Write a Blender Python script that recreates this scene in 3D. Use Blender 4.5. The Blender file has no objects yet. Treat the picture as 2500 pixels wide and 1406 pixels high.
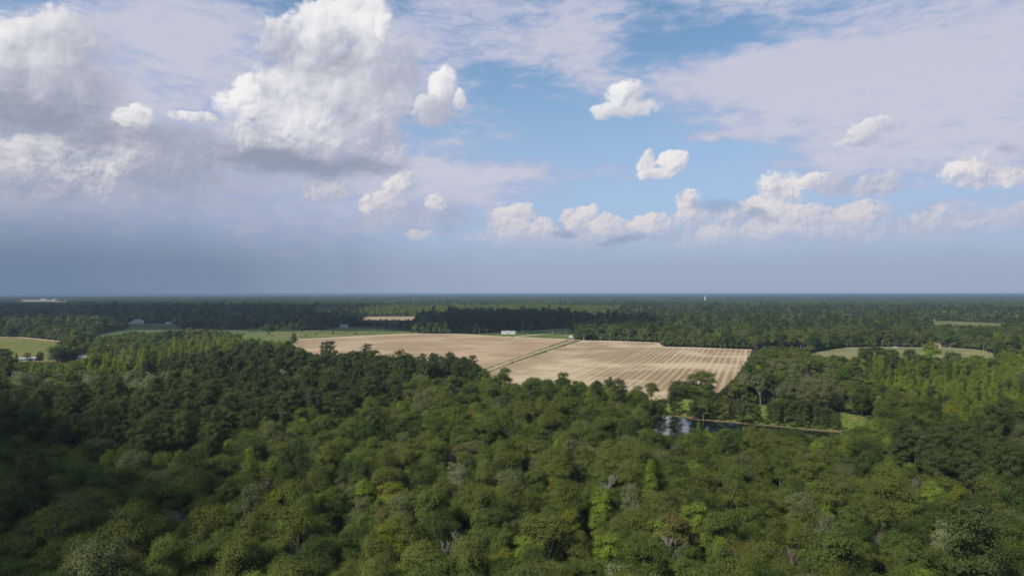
import bpy, math, random
import numpy as np
from mathutils import Vector, Matrix, Euler
R = math.radians
PI = math.pi
scene = bpy.context.scene
col = scene.collection

# ------------------------------------------------------------------ camera
FPX = 1689.0            # focal length in pixels of the 2500 px wide photograph
CAM_H = 65.0            # height of the drone above the ground
PITCH = math.atan(14.0 / FPX)
cam_d = bpy.data.cameras.new('camera')
cam = bpy.data.objects.new('camera', cam_d)
col.objects.link(cam)
cam_d.sensor_width = 36.0
cam_d.lens = 36.0 * FPX / 2500.0
cam_d.clip_start = 1.0
cam_d.clip_end = 120000.0
cam.location = (0, 0, CAM_H)
cam.rotation_euler = (R(90) + PITCH, 0, 0)
scene.camera = cam

def ray(px, py):
    x, u, f = (px - 1250.0) / FPX, (703.0 - py) / FPX, 1.0
    c, s = math.cos(PITCH), math.sin(PITCH)
    return x, f * c - u * s, u * c + f * s

def at(px, py, z=0.0):
    """point at height z on the line of sight through a pixel of the photograph"""
    x, y, u = ray(px, py)
    t = (z - CAM_H) / u
    return (x * t, y * t)

def azel(px, py):
    x, y, u = ray(px, py)
    return math.degrees(math.atan2(x, y)), math.degrees(math.atan2(u, math.hypot(x, y)))

# ------------------------------------------------------------------ light
SUN_AZ, SUN_EL = R(-130), R(44)      # azimuth from the viewing direction, clockwise positive
SUN_DIR = Vector((math.sin(SUN_AZ) * math.cos(SUN_EL), math.cos(SUN_AZ) * math.cos(SUN_EL), math.sin(SUN_EL)))
SKY_STRENGTH = 0.1
sun_d = bpy.data.lights.new('sun', 'SUN')
sun_d.energy = 4.1
sun_d.angle = R(0.5)
sun_d.color = (1.0, 0.93, 0.83)
sun = bpy.data.objects.new('sun', sun_d)
sun.rotation_euler = SUN_DIR.to_track_quat('Z', 'Y').to_euler()
sun.location = (-3000, -700, 2500)
col.objects.link(sun)
scene.view_settings.view_transform = 'Standard'
scene.view_settings.look = 'None'
scene.view_settings.gamma = 1.0
scene.view_settings.use_curve_mapping = False
scene.view_settings.exposure = 0.0

# ------------------------------------------------------------------ node helpers
class V:
    """a node output with arithmetic"""
    def __init__(s, g, sock): s.g, s.k = g, sock
    def __add__(s, o): return s.g.m('ADD', s, o)
    __radd__ = __add__
    def __sub__(s, o): return s.g.m('SUBTRACT', s, o)
    def __rsub__(s, o): return s.g.m('SUBTRACT', o, s)
    def __mul__(s, o): return s.g.m('MULTIPLY', s, o)
    __rmul__ = __mul__
    def __truediv__(s, o): return s.g.m('DIVIDE', s, o)

class G:
    def __init__(s, nt): s.nt = nt; s.n = nt.nodes; s.l = nt.links
    def put(s, sock, v):
        if isinstance(v, V): s.l.new(v.k, sock)
        elif isinstance(v, bpy.types.NodeSocket): s.l.new(v, sock)
        elif isinstance(v, (tuple, list)) and sock.type == 'RGBA' and len(v) == 3: sock.default_value = (*v, 1)
        else: sock.default_value = v
    def new(s, t, **kw):
        n = s.n.new(t)
        for k, v in kw.items(): setattr(n, k, v)
        return n
    def m(s, op, a, b=None, c=None, clamp=False):
        n = s.new('ShaderNodeMath', operation=op, use_clamp=clamp)
        for i, v in enumerate((a, b, c)):
            if v is not None: s.put(n.inputs[i], v)
        return V(s, n.outputs[0])
    def vm(s, op, a, b=None, c=None, out=0):
        n = s.new('ShaderNodeVectorMath', operation=op)
        for i, v in enumerate((a, b, c)):
            if v is not None: s.put(n.inputs[3 if (op == 'SCALE' and i == 1) else i], v)
        return V(s, n.outputs[out])
    def step(s, v, lo, hi, a=0.0, b=1.0):
        n = s.new('ShaderNodeMapRange', interpolation_type='SMOOTHSTEP')
        for i, x in enumerate((v, lo, hi, a, b)): s.put(n.inputs[i], x)
        return V(s, n.outputs[0])
    def lin(s, v, lo, hi, a=0.0, b=1.0):
        n = s.new('ShaderNodeMapRange', interpolation_type='LINEAR', clamp=True)
        for i, x in enumerate((v, lo, hi, a, b)): s.put(n.inputs[i], x)
        return V(s, n.outputs[0])
    def mix(s, f, a, b):
        n = s.new('ShaderNodeMix', data_type='RGBA')
        s.put(n.inputs[0], f); s.put(n.inputs[6], a); s.put(n.inputs[7], b)
        return V(s, n.outputs[2])
    def fmix(s, f, a, b):
        n = s.new('ShaderNodeMix', data_type='FLOAT')
        s.put(n.inputs[0], f); s.put(n.inputs[2], a); s.put(n.inputs[3], b)
        return V(s, n.outputs[0])
    def noise(s, vec, scale=1.0, detail=4.0, rough=0.5, dist=0.0, dims='3D', color=False, typ='FBM'):
        n = s.new('ShaderNodeTexNoise', noise_dimensions=dims, noise_type=typ)
        s.put(n.inputs['Vector'], vec)
        n.inputs['Scale'].default_value = scale
        n.inputs['Detail'].default_value = detail
        n.inputs['Roughness'].default_value = rough
        n.inputs['Distortion'].default_value = dist
        return V(s, n.outputs[1 if color else 0])
    def vor(s, vec, scale=1.0, detail=0.0, rough=0.5, lac=2.0, dims='3D', feature='F1', out='Distance', smooth=0.6):
        n = s.new('ShaderNodeTexVoronoi', voronoi_dimensions=dims, feature=feature, normalize=True)
        s.put(n.inputs['Vector'], vec)
        n.inputs['Scale'].default_value = scale
        n.inputs['Detail'].default_value = detail
        n.inputs['Roughness'].default_value = rough
        n.inputs['Lacunarity'].default_value = lac
        if feature == 'SMOOTH_F1': n.inputs['Smoothness'].default_value = smooth
        return V(s, n.outputs[out])
    def xyz(s, vec):
        n = s.new('ShaderNodeSeparateXYZ'); s.put(n.inputs[0], vec)
        return [V(s, o) for o in n.outputs]
    def comb(s, x, y, z=0.0):
        n = s.new('ShaderNodeCombineXYZ')
        for i, v in enumerate((x, y, z)): s.put(n.inputs[i], v)
        return V(s, n.outputs[0])

def srgb(r, g, b):
    f = lambda c: c / 12.92 if c <= 0.04045 else ((c + 0.055) / 1.055) ** 2.4
    return tuple(f(c / 255.0) for c in (r, g, b))

# ------------------------------------------------------------------ sky
# cloud towers: direction in the sky (as a pixel of the photograph), half widths in the same pixels, brightness 0..1
CUMULUS = [
 # great tower
 (885, 60, 72, 85, 1.0), (800, 100, 110, 90, .86), (705, 115, 70, 62, .72), (905, 190, 100, 120, .72), (640, 270, 48, 62, 1.0),
 (690, 215, 66, 60, .95), (745, 300, 170, 110, .85), (900, 320, 105, 95, .6), (650, 350, 85, 70, .72), (960, 240, 50, 70, .55),
 (760, 195, 120, 110, .76), (860, 250, 130, 110, .7), (985, 170, 44, 60, .5), (770, 385, 200, 62, .56), (930, 400, 80, 50, .5), (610, 240, 30, 44, 1.1), (925, 70, 34, 60, 1.15), 
 (250, 340, 120, 70, .6), (90, 460, 130, 50, .55), (400, 420, 150, 70, .42), 
 # western bank
 (35, 110, 75, 66, .85), (150, 125, 105, 75, .74), (60, 235, 170, 95, .55), (215, 215, 90, 70, .60), (318, 297, 48, 38, 1.05), 
 (150, 385, 120, 60, .74), (40, 420, 110, 60, .66), (215, 425, 120, 62, .8), (300, 380, 80, 60, .62), (490, 296, 55, 20, .8), 
 # east of the tower
 (1080, 225, 40, 52, .9), (1060, 275, 62, 48, .6), (1122, 252, 30, 28, .85),
 (1525, 240, 52, 42, 1.0), (1522, 270, 80, 22, .75),
 (1588, 405, 24, 40, .85), (1648, 400, 34, 34, .9), (1612, 428, 55, 18, .8),
 (2385, 428, 66, 38, .95), (2475, 430, 46, 34, .85), (2140, 318, 62, 26, .70), (2095, 345, 40, 16, .62),
 (1640, 600, 60, 24, .7), (1700, 612, 70, 20, .66), (1820, 612, 90, 22, .66), (1900, 600, 60, 24, .72), (2050, 565, 60, 28, .72), (2140, 580, 60, 24, .66), (2300, 580, 80, 18, .6), (1800, 545, 44, 30, .74), (1930, 530, 50, 34, .78), (2010, 530, 50, 30, .7), (1270, 525, 34, 26, .8), 
 (1480, 588, 330, 36, .50), (1900, 592, 340, 38, .54), (2250, 566, 260, 34, .50), (1000, 540, 150, 50, .40),
 # rows of low cumulus
 (1905, 465, 58, 46, 1.0), (1875, 515, 62, 36, .92), (1990, 445, 34, 26, .85), (2045, 455, 52, 34, .6), (2140, 462, 55, 30, .58),
 (1688, 500, 34, 36, .85), (1690, 545, 46, 34, .78),
 (988, 455, 50, 44, .9), (902, 512, 22, 34, .9), (955, 500, 48, 36, .72), (1062, 508, 34, 24, .86), (1030, 575, 46, 18, .72), (800, 470, 75, 30, .62),
 (1240, 548, 62, 40, .84), (1330, 560, 60, 34, .82), (1410, 528, 46, 28, .92), (1480, 560, 50, 30, .84), (1585, 560, 62, 30, .86),
 
 (1760, 588, 90, 36, .74), (1850, 570, 80, 40, .78), (1950, 560, 74, 34, .72), (2095, 532, 78, 36, .80), 
 (2200, 562, 36, 22, .7), (2270, 542, 44, 22, .68), (2370, 552, 62, 15, .7), 
]
# thin high cloud and soft grey masses: (px, py, rx, ry, strength)
VEIL = [(430, 60, 130, 80, .7), (330, 130, 520, 200, .95), (300, 480, 620, 170, 1.0), (1180, 20, 300, 70, .85), (1040, 130, 160, 70, .8), (1330, 110, 130, 40, .6), (1440, 110, 70, 80, .75),
        (1990, 195, 370, 66, 1.0), (1790, 190, 190, 38, .9), (2300, 130, 380, 190, 1.1), (2350, 330, 260, 60, .95), (1800, 322, 120, 20, .75),
        (1250, 420, 330, 26, .8), (1240, 470, 500, 50, .35), (1000, 440, 240, 130, .45), (2300, 470, 330, 70, .6), (1720, 20, 240, 40, .35)]
DARK = [(60, 290, 220, 60, .7), (800, 405, 170, 26, .6), (740, 425, 230, 60, .35), (860, 165, 70, 30, .3), (640, 385, 60, 28, .3), (800, 165, 80, 28, .45), (440, 345, 150, 34, .4), (2480, 340, 40, 18, .5),
        (1770, 515, 62, 26, .7), (1400, 556, 44, 14, .85), (1530, 590, 90, 13, .8), (1850, 540, 30, 15, .6), (2170, 470, 60, 22, .45), (450, 500, 420, 70, .4), (1100, 540, 90, 60, .4), (680, 290, 40, 20, .2)]

def build_sky():
    w = bpy.data.worlds.new('World'); scene.world = w; w.use_nodes = True
    nt = w.node_tree; nt.nodes.clear(); g = G(nt)
    out = g.new('ShaderNodeOutputWorld'); bg = g.new('ShaderNodeBackground')
    bg.inputs['Strength'].default_value = SKY_STRENGTH
    g.l.new(bg.outputs[0], out.inputs[0])
    sky = g.new('ShaderNodeTexSky', sky_type='NISHITA', sun_disc=False, sun_elevation=SUN_EL, sun_rotation=SUN_AZ)
    sky.altitude = 100; sky.air_density = 1.0; sky.dust_density = 1.0; sky.ozone_density = 1.6
    D = V(g, g.new('ShaderNodeTexCoord').outputs['Generated'])
    x, y, z = g.xyz(D)
    az = g.m('ARCTAN2', x, y) * (180 / PI)
    el = g.m('ARCSINE', z, clamp=False) * (180 / PI)
    P = g.comb(az, el)
    def blobs(items, p, exps=False):
        f = None; l = None; b = None
        return f
    # --- domain warps
    w1 = g.vm('SUBTRACT', g.noise(P, .16, 3, .55, dims='2D', color=True), (.5, .5, .5))
    w2 = g.vm('SUBTRACT', g.noise(P, .8, 2, .5, dims='2D', color=True), (.5, .5, .5))
    Pw = g.vm('ADD', P, g.vm('SCALE', w2, 0.6))
    Pw = g.vm('ADD', Pw, g.vm('MULTIPLY', w1, (1.8, 1.4, 0)))
    k = 180 / PI / FPX
    def blob_q(p, c):
        a, e = azel(c[0], c[1])
        return g.vm('MULTIPLY', g.vm('SUBTRACT', p, (a, e, 0)), (1 / (c[2] * k), 1 / (c[3] * k), 0))
    def soft_sum(items, p):
        f = None
        for c in items:
            q = blob_q(p, c)
            d2 = g.vm('DOT_PRODUCT', q, q, out=1)
            t = g.m('POWER', 2.718, d2 * -0.9) * c[4]
            f = t if f is None else f + t
        return f
    # --- colours of the layers (as they leave the sky towards the ground)
    inv = 1.0 / SKY_STRENGTH
    C = lambda r, gg, b: tuple(v * inv for v in srgb(r, gg, b))
    blue = g.vm('MULTIPLY', V(g, sky.outputs[0]), (1.06, 1.30, 1.32))
    # general haze towards the horizon, darker under the rain in the west
    west = g.step(g.m('ADD', az, w1.g.xyz(w1)[0] * 10), 2.0, -34.0)
    low = g.step(el, 14.0, 0.5)
    hz_col = g.mix(west, C(156, 168, 192), C(112, 131, 157))
    c0 = g.mix(g.step(el, 24, 5, 0, .72), blue, C(164, 184, 220))
    # --- veil
    streak = g.noise(g.vm('MULTIPLY', P, (.10, .34, 0)), 1.0, 6, .58, .4, dims='2D')
    fine = g.noise(g.vm('MULTIPLY', P, (.5, 1.5, 0)), 1.0, 5, .6, .3, dims='2D')
    Pv = g.vm('ADD', P, g.vm('MULTIPLY', w1, (5, 3.0, 0)))
    veil = soft_sum(VEIL, Pv) + (streak - .5) * 1.5 + (fine - .5) * .75
    beyond = g.m('MAXIMUM', g.step(g.m('ABSOLUTE', az), 38, 55), g.step(el, 25, 40))
    veil = g.fmix(beyond, veil, (streak - .34) * 3.0)
    va = g.step(veil, .22, .95, 0, .92)
    vcol = g.mix(g.step(veil + (fine - .5) * .9 + (streak - .5) * .8, .4, 1.5), C(170, 182, 214), C(200, 201, 216))
    c1 = g.mix(va, c0, vcol)
    # --- low haze
    bank = g.step(el, g.fmix(west, 9.5, 12.5) + w1.g.xyz(w1)[1] * 7, g.fmix(west, 0.0, 1.5), 0, .97)
    hz_col = g.mix(g.step(el, 2.0, 7.0), hz_col, g.mix(west, C(165, 180, 210), C(142, 153, 178)))
    c2 = g.mix(bank, c1, hz_col)
    # soft grey masses behind the cumulus
    wcol = C(146, 153, 174)
    # --- cumulus
    f = None; L = None; B = None
    sdir = (-.62, .78, 0)
    for c in CUMULUS:
        q = blob_q(Pw, c)
        if c[3] < 58: q = g.vm('MINIMUM', q, g.vm('MULTIPLY', q, (1, 1.35, 1)))
        d = 1.0 - g.vm('LENGTH', q, out=1)
        l = g.vm('DOT_PRODUCT', q, sdir, out=1)
        if f is None: f, L, B = d, l, g.m('ADD', c[4], 0.0)
        else:
            win = g.m('SUBTRACT', d, f); win = g.step(win, -.18, .18)
            L = g.fmix(win, L, l); B = g.fmix(win, B, c[4])
            f = g.m('SMOOTH_MAX', f, d, .15)
    # broken low bank that joins the rows in the east
    band = g.step(el, 2.4, 4.4) * g.step(el, 9.5, 4.6) * g.step(az, -16, 3)
    nb = g.noise(g.vm('MULTIPLY', P, (.22, .34, 0)), 1.0, 3, .5, dims='2D')
    f = g.m('SMOOTH_MAX', f, band * 1.05 - .80 + (nb - .5) * 2.0, .2)
    L = g.m('MAXIMUM', g.m('MINIMUM', L, .9), -.55)
    # cumulus that goes on outside the frame
    far_n = g.noise(P, .07, 3, .5, dims='2D')
    f = g.fmix(beyond, f, (far_n - .56) * 3.0); 
    big = lambda p: g.vor(p, .23, 1.0, .5, 2.3, dims='2D', feature='SMOOTH_F1', smooth=.55)
    mid = lambda p: g.vor(p, .75, 1.2, .5, 2.2, dims='2D', feature='SMOOTH_F1', smooth=.45)
    Pf = g.vm('ADD', P, g.vm('MULTIPLY', w1, (1.5, 1.3, 0)))
    Pf = g.vm('ADD', Pf, g.vm('SCALE', w2, .5))
    edge_v = g.vor(Pf, 1.0, 3.0, .6, 2.3, dims='2D')
    b0 = big(Pf); b1 = big(g.vm('ADD', Pf, (-.9, 1.1, 0)))
    m0 = mid(Pf); m1 = mid(g.vm('ADD', Pf, (-.32, .38, 0)))
    F = f + (.45 - b0) * .45 + (.42 - m0) * .32 + (.40 - edge_v) * .40 + (fine - .5) * .34
    small = g.step(el, 16, 6, .55, 1.0)
    tiny = lambda p: g.vor(p, 1.9, 1.0, .5, 2.2, dims='2D', feature='SMOOTH_F1', smooth=.4)
    t0 = tiny(Pf); t1 = tiny(g.vm('ADD', Pf, (-.13, .16, 0)))
    lit = L * .26 + (b1 - b0) * .85 + (m1 - m0) * .60 * small + (t1 - t0) * .5 * g.step(el, 17, 8, .25, 1.0) + (.4 - edge_v) * .14 + .62
    edge = g.lin(lit, .25, .9, 1.0, .26)
    alpha = g.step(F, 0.0, edge)
    lum = g.m('MULTIPLY', g.m('MULTIPLY', lit, 1.0, clamp=True), B)
    warm = g.step(el, 14, 4)
    hi = g.mix(warm, C(244, 243, 243), C(228, 217, 213))
    sh = g.mix(g.step(el, 15, 5), C(172, 176, 196), C(170, 179, 205))
    sh = g.mix(west * .5, sh, C(136, 147, 168))
    ccol = g.mix(g.step(lum, .12, .95), sh, hi)
    fade = g.step(el, 2.6, 5.5, .0, 1.0)
    c3 = g.mix(alpha * fade * g.step(el, 3, 10, .74, .97), c2, ccol)
    # --- grey bases in front
    dk = soft_sum(DARK, Pv) + (fine - .5) * .5 + (streak - .5) * .5
    dcol = g.mix(g.step(el, 14, 5), C(138, 144, 160), C(142, 158, 188))
    c4 = g.mix(g.step(dk, .2, 1.0, 0, .88), c3, dcol)
    g.put(bg.inputs['Color'], c4)
    w.cycles.sampling_method = 'NONE'
build_sky()
scene.render.engine = 'CYCLES'
scene.cycles.max_bounces = 5
scene.cycles.diffuse_bounces = 3
scene.cycles.glossy_bounces = 2
scene.cycles.transmission_bounces = 3
scene.cycles.transparent_max_bounces = 8
scene.cycles.volume_bounces = 0
scene.cycles.caustics_reflective = False
scene.cycles.caustics_refractive = False

# ================================================================== helpers for things
rng = np.random.default_rng(7)
random.seed(7)
def tag(o, label=None, cat=None, group=None, kind=None):
    for k, v in (('label', label), ('category', cat), ('group', group), ('kind', kind)):
        if v: o[k] = v
    return o

class MB:
    """collects faces, then links them as one mesh object"""
    def __init__(s): s.v = []; s.f = []; s.mi = []; s.cur = 0
    def face(s, pts):
        n = len(s.v); s.v.extend([tuple(p) for p in pts]); s.f.append(tuple(range(n, n + len(pts)))); s.mi.append(s.cur)
    def box(s, c, d, rz=0.0):
        x, y, z = c; a, b, h = d[0] / 2, d[1] / 2, d[2] / 2
        cs, sn = math.cos(rz), math.sin(rz)
        P = [(x + (i * a) * cs - (j * b) * sn, y + (i * a) * sn + (j * b) * cs, z + k * h) for k in (-1, 1) for i, j in ((-1, -1), (1, -1), (1, 1), (-1, 1))]
        n = len(s.v); s.v += P
        for q in ((3, 2, 1, 0), (4, 5, 6, 7), (0, 1, 5, 4), (1, 2, 6, 5), (2, 3, 7, 6), (3, 0, 4, 7)):
            s.f.append(tuple(n + i for i in q)); s.mi.append(s.cur)
    def tube(s, pts, rad, n=5, cap=True):
        rings = []
        P = [Vector(p) for p in pts]
        for i, p in enumerate(P):
            d = (P[min(i + 1, len(P) - 1)] - P[max(i - 1, 0)]).normalized()
            u = d.orthogonal().normalized(); w = d.cross(u)
            r = rad[i] if isinstance(rad, (list, tuple)) else rad
            b = len(s.v)
            for k in range(n):
                t = 2 * PI * k / n
                s.v.append(tuple(p + (u * math.cos(t) + w * math.sin(t)) * r))
            rings.append(b)
        for a, b in zip(rings, rings[1:]):
            for k in range(n):
                s.f.append((a + k, a + (k + 1) % n, b + (k + 1) % n, b + k)); s.mi.append(s.cur)
        if cap:
            s.f.append(tuple(rings[-1] + k for k in range(n))); s.mi.append(s.cur)
            s.f.append(tuple(rings[0] + n - 1 - k for k in range(n))); s.mi.append(s.cur)
    def mesh(s, name, mats):
        me = bpy.data.meshes.new(name); me.from_pydata(s.v, [], s.f)
        for m in (mats if isinstance(mats, (list, tuple)) else [mats]): me.materials.append(m)
        if any(s.mi): me.polygons.foreach_set('material_index', s.mi)
        me.update(); return me
    def build(s, name, mats, parent=None, loc=None):
        o = bpy.data.objects.new(name, s.mesh(name, mats)); col.objects.link(o)
        if parent: o.parent = parent
        if loc: o.location = loc
        return o

def empty(name, loc, rz=0.0, **kw):
    o = bpy.data.objects.new(name, None); col.objects.link(o)
    o.location = loc; o.rotation_euler = (0, 0, rz); o.empty_display_size = .5
    return tag(o, **kw)

def fast_mesh(name, verts, quads, mats, mi=None):
    """mesh from numpy arrays of quads"""
    me = bpy.data.meshes.new(name)
    nv, nf = len(verts), len(quads)
    me.vertices.add(nv); me.vertices.foreach_set('co', np.asarray(verts, np.float32).ravel())
    me.loops.add(nf * 4); me.loops.foreach_set('vertex_index', np.asarray(quads, np.int32).ravel())
    me.polygons.add(nf); me.polygons.foreach_set('loop_start', np.arange(nf, dtype=np.int32) * 4)
    for m in mats: me.materials.append(m)
    if mi is not None: me.polygons.foreach_set('material_index', np.asarray(mi, np.int32))
    me.update(calc_edges=True); me.validate()
    return me

# ================================================================== materials
def mat(name, fn):
    m = bpy.data.materials.new(name); m.use_nodes = True
    m.node_tree.nodes.clear(); g = G(m.node_tree)
    out = g.new('ShaderNodeOutputMaterial')
    g.l.new(fn(g), out.inputs[0]); return m
def diffuse(g, c, rough=1.0, nrm=None):
    b = g.new('ShaderNodeBsdfDiffuse'); g.put(b.inputs[0], c)
    if nrm: g.put(b.inputs['Normal'], nrm)
    return b.outputs[0]
def princ(g, c, rough=.7, metal=0.0, spec=.3, nrm=None):
    b = g.new('ShaderNodeBsdfPrincipled'); g.put(b.inputs['Base Color'], c)
    g.put(b.inputs['Roughness'], rough); b.inputs['Metallic'].default_value = metal
    b.inputs['Specular IOR Level'].default_value = spec
    if nrm: g.put(b.inputs['Normal'], nrm)
    return b.outputs[0]
def objpos(g): return V(g, g.new('ShaderNodeTexCoord').outputs['Object'])
def worldpos(g): return V(g, g.new('ShaderNodeNewGeometry').outputs['Position'])

def leaf_mat(name, a, b, c=None, trans=.28, patch=.5, psc=.012):
    """foliage: A..B over the trees of a kind, C on single sprays"""
    c = c or b
    def fn(g):
        oi = g.new('ShaderNodeObjectInfo')
        rnd = V(g, oi.outputs['Random'])
        isl = V(g, g.new('ShaderNodeNewGeometry').outputs['Random Per Island'])
        pn = g.noise(V(g, oi.outputs['Location']), psc, 3, .55)
        t = rnd * (1 - patch) + g.step(pn, .36, .64) * patch
        k = g.mix(t, a, b)
        k = g.mix(g.step(isl, .45, 1.0, 0, .40), k, c)
        k = g.mix(g.step(isl, .30, .0, 0, .20), k, tuple(x * .75 for x in a))
        d = g.new('ShaderNodeBsdfDiffuse'); g.put(d.inputs[0], k)
        tr = g.new('ShaderNodeBsdfTranslucent'); g.put(tr.inputs[0], g.vm('MULTIPLY', k, (1.25, 1.2, .6)))
        mx = g.new('ShaderNodeMixShader'); mx.inputs[0].default_value = trans
        g.l.new(d.outputs[0], mx.inputs[1]); g.l.new(tr.outputs[0], mx.inputs[2])
        return mx.outputs[0]
    return mat(name, fn)

LEAF = {
    'olive': leaf_mat('leaf_olive', (.108, .134, .030), (.150, .172, .042), (.175, .195, .06)),
    'mid': leaf_mat('leaf_mid', (.082, .120, .028), (.122, .162, .038), (.15, .19, .055)),
    'dark': leaf_mat('leaf_dark', (.050, .082, .022), (.074, .110, .028), (.095, .132, .04)),
    'grey': leaf_mat('leaf_grey', (.120, .142, .056), (.158, .176, .074), (.19, .205, .10)),
    'yellow': leaf_mat('leaf_yellow', (.160, .180, .024), (.195, .210, .032), (.23, .23, .05)),
    'bright': leaf_mat('leaf_bright', (.160, .230, .030), (.215, .280, .044), (.25, .30, .07)),
    'pine': leaf_mat('needle_pine', (.054, .078, .026), (.078, .104, .034), (.10, .122, .048), .12),
    'rust': leaf_mat('leaf_rust', (.140, .136, .044), (.165, .152, .052), (.19, .165, .065)),
    'pale': leaf_mat('leaf_pale', (.185, .215, .095), (.225, .250, .120), (.28, .295, .18)),
    'shade': leaf_mat('leaf_far', (.048, .078, .024), (.150, .190, .046), (.15, .19, .05), patch=.82, psc=.0022),
}
def bark_fn(a, b):
    return lambda g: diffuse(g, g.mix(g.noise(objpos(g), .9, 4, .6), a, b))
BARK = mat('bark_oak', bark_fn((.13, .115, .095), (.31, .285, .25)))
BARK_PINE = mat('bark_pine', bark_fn((.11, .075, .05), (.20, .15, .11)))
BARK_PALE = mat('bark_bare', bark_fn((.20, .18, .155), (.38, .35, .31)))
BARK_PINK = mat('bark_dead', bark_fn((.26, .18, .14), (.42, .33, .28)))

def ground_fn(g):
    p = worldpos(g)
    n = g.noise(p, .02, 5, .6); n2 = g.noise(p, .35, 4, .6)
    c = g.mix(n, (.026, .034, .014), (.070, .062, .034))
    return diffuse(g, g.mix(g.step(n2, .55, .75, 0, .6), c, (.085, .060, .040)))
M_GROUND = mat('forest_floor', ground_fn)

def grass_fn(a, b, dry, sc=.03, dryness=.5):
    def fn(g):
        p = worldpos(g)
        n = g.noise(p, sc, 5, .62); n2 = g.noise(p, sc * 9, 4, .6); n3 = g.noise(p, sc * .35, 3, .5)
        c = g.mix(g.step(n2, .3, .7), a, b)
        c = g.mix(g.step(n + (n3 - .5) * .8, .42, .68, 0, dryness), c, dry)
        return diffuse(g, c)
    return fn
M_MEADOW = mat('meadow_grass', grass_fn((.085, .120, .036), (.140, .170, .055), (.26, .23, .105)))
M_PASTURE = mat('dark_pasture', grass_fn((.070, .105, .045), (.095, .135, .06), (.15, .15, .07), .012, .4))
M_OLIVE = mat('olive_meadow', grass_fn((.125, .145, .042), (.165, .175, .055), (.27, .20, .085), .014, .85))
M_TAN = mat('dry_meadow', grass_fn((.145, .165, .062), (.185, .195, .08), (.27, .24, .13), .018, .6))
M_FARTAN = mat('far_stubble', grass_fn((.30, .25, .13), (.36, .30, .16), (.42, .34, .2), .01, .6))
M_GLADE = mat('glade_grass', grass_fn((.125, .180, .034), (.180, .225, .050), (.25, .21, .09), .07, .55))
M_VERGE = mat('lane_grass', grass_fn((.105, .115, .045), (.16, .15, .07), (.30, .24, .14), .15, .7))
def soil_fn(rowdir, light, dark, pale, wave=1.0):
    dx, dy = rowdir
    def fn(g):
        x, y, z = g.xyz(worldpos(g))
        along = x * dx + y * dy; across = x * dy - y * dx
        s1 = g.noise(g.comb(across * .115, along * .0016), 1.0, 4, .7, dims='2D')
        s2 = g.noise(g.comb(across * .52, along * .004), 1.0, 3, .6, dims='2D')
        s3 = g.noise(g.comb(x, y), .012, 4, .55, dims='2D')
        s4 = g.noise(g.comb(x, y), .35, 4, .65, dims='2D')
        wv = g.m('SINE', across * (2 * PI / 5.8) + s1 * 3.0) * .5 + .5
        c = g.mix(g.step(s1 * .40 + s2 * .26 + wv * .34 * wave, .40, .40 + .20 + .14 * wave), dark, light)
        c = g.mix(g.step(s3, .40, .68, 0, .75), c, pale)
        c = g.mix(g.step(s4, .45, .8, 0, .35), c, dark)
        return diffuse(g, c)
    return fn
ROW = (math.sin(R(19.5)), math.cos(R(19.5)))
M_SOIL = mat('furrowed_soil', soil_fn(ROW, (.53, .42, .270), (.275, .200, .122), (.58, .475, .32), .75))
M_SOIL2 = mat('bare_soil', soil_fn((math.cos(R(14)), -math.sin(R(14))), (.430, .318, .205), (.340, .245, .155), (.48, .37, .245), 0.0))
M_SAND = mat('sand_track', lambda g: diffuse(g, g.mix(g.noise(worldpos(g), .12, 4, .6), (.48, .40, .27), (.66, .56, .40))))
M_TRACK = mat('dirt_track', lambda g: diffuse(g, g.mix(g.noise(worldpos(g), .09, 4, .6), (.34, .28, .18), (.52, .44, .30))))
M_ROAD = mat('asphalt', lambda g: diffuse(g, g.mix(g.noise(worldpos(g), .2, 4, .6), (.15, .15, .15), (.21, .205, .20))))
M_MUD = mat('mud_bank', lambda g: diffuse(g, g.mix(g.step(g.noise(worldpos(g), .07, 4, .65), .42, .58), g.mix(g.noise(worldpos(g), .3, 4, .6), (.12, .085, .05), (.22, .145, .085)), (.085, .10, .035))))
def water_fn(g):
    bm = g.new('ShaderNodeBump'); bm.inputs['Strength'].default_value = .014; bm.inputs['Distance'].default_value = .05
    g.put(bm.inputs['Height'], g.noise(worldpos(g), .8, 3, .5))
    return princ(g, (.008, .013, .011), .03, 0, .5, V(g, bm.outputs[0]))
M_WATER = mat('pond_water', water_fn)
def plain(name, c, rough=.6, metal=0.0, spec=.3, var=.12):
    return mat(name, lambda g: princ(g, g.mix(g.noise(objpos(g), 1.3, 4, .6), tuple(x * (1 - var) for x in c), tuple(min(1, x * (1 + var)) for x in c)), rough, metal, spec))
M_WHITE = plain('white_paint', (.82, .82, .80), var=.05)
M_WHITE2 = plain('white_siding', (.66, .66, .65))
M_ROOFGREY = plain('grey_shingle', (.22, .22, .23), .8, var=.25)
M_ROOFLIGHT = plain('light_metal_roof', (.42, .43, .45), .5, .3)
M_ROOFBROWN = plain('brown_shingle', (.22, .15, .10), .8, var=.25)
M_ROOFRED = plain('red_brown_tiles', (.235, .15, .11), .8, var=.25)
M_TANWALL = plain('tan_brick', (.44, .32, .23), .8, var=.2)
M_COTTAGE = plain('grey_boards', (.33, .33, .31), .8, var=.2)
M_GLASS = plain('window_glass', (.03, .035, .04), .08, 0, .5, .05)
M_TYRE = plain('tyre_rubber', (.02, .02, .02), .8)
M_STEEL = plain('galvanised_steel', (.42, .45, .48), .45, .6, .5)
M_POLE = plain('weathered_pole', (.30, .27, .23), .85, var=.25)
M_CONC = plain('concrete', (.45, .44, .41), .85)
M_DARK = plain('dark_fittings', (.03, .03, .03), .8)  # near-black finish of chassis, tow bar, wires and bumpers

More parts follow.
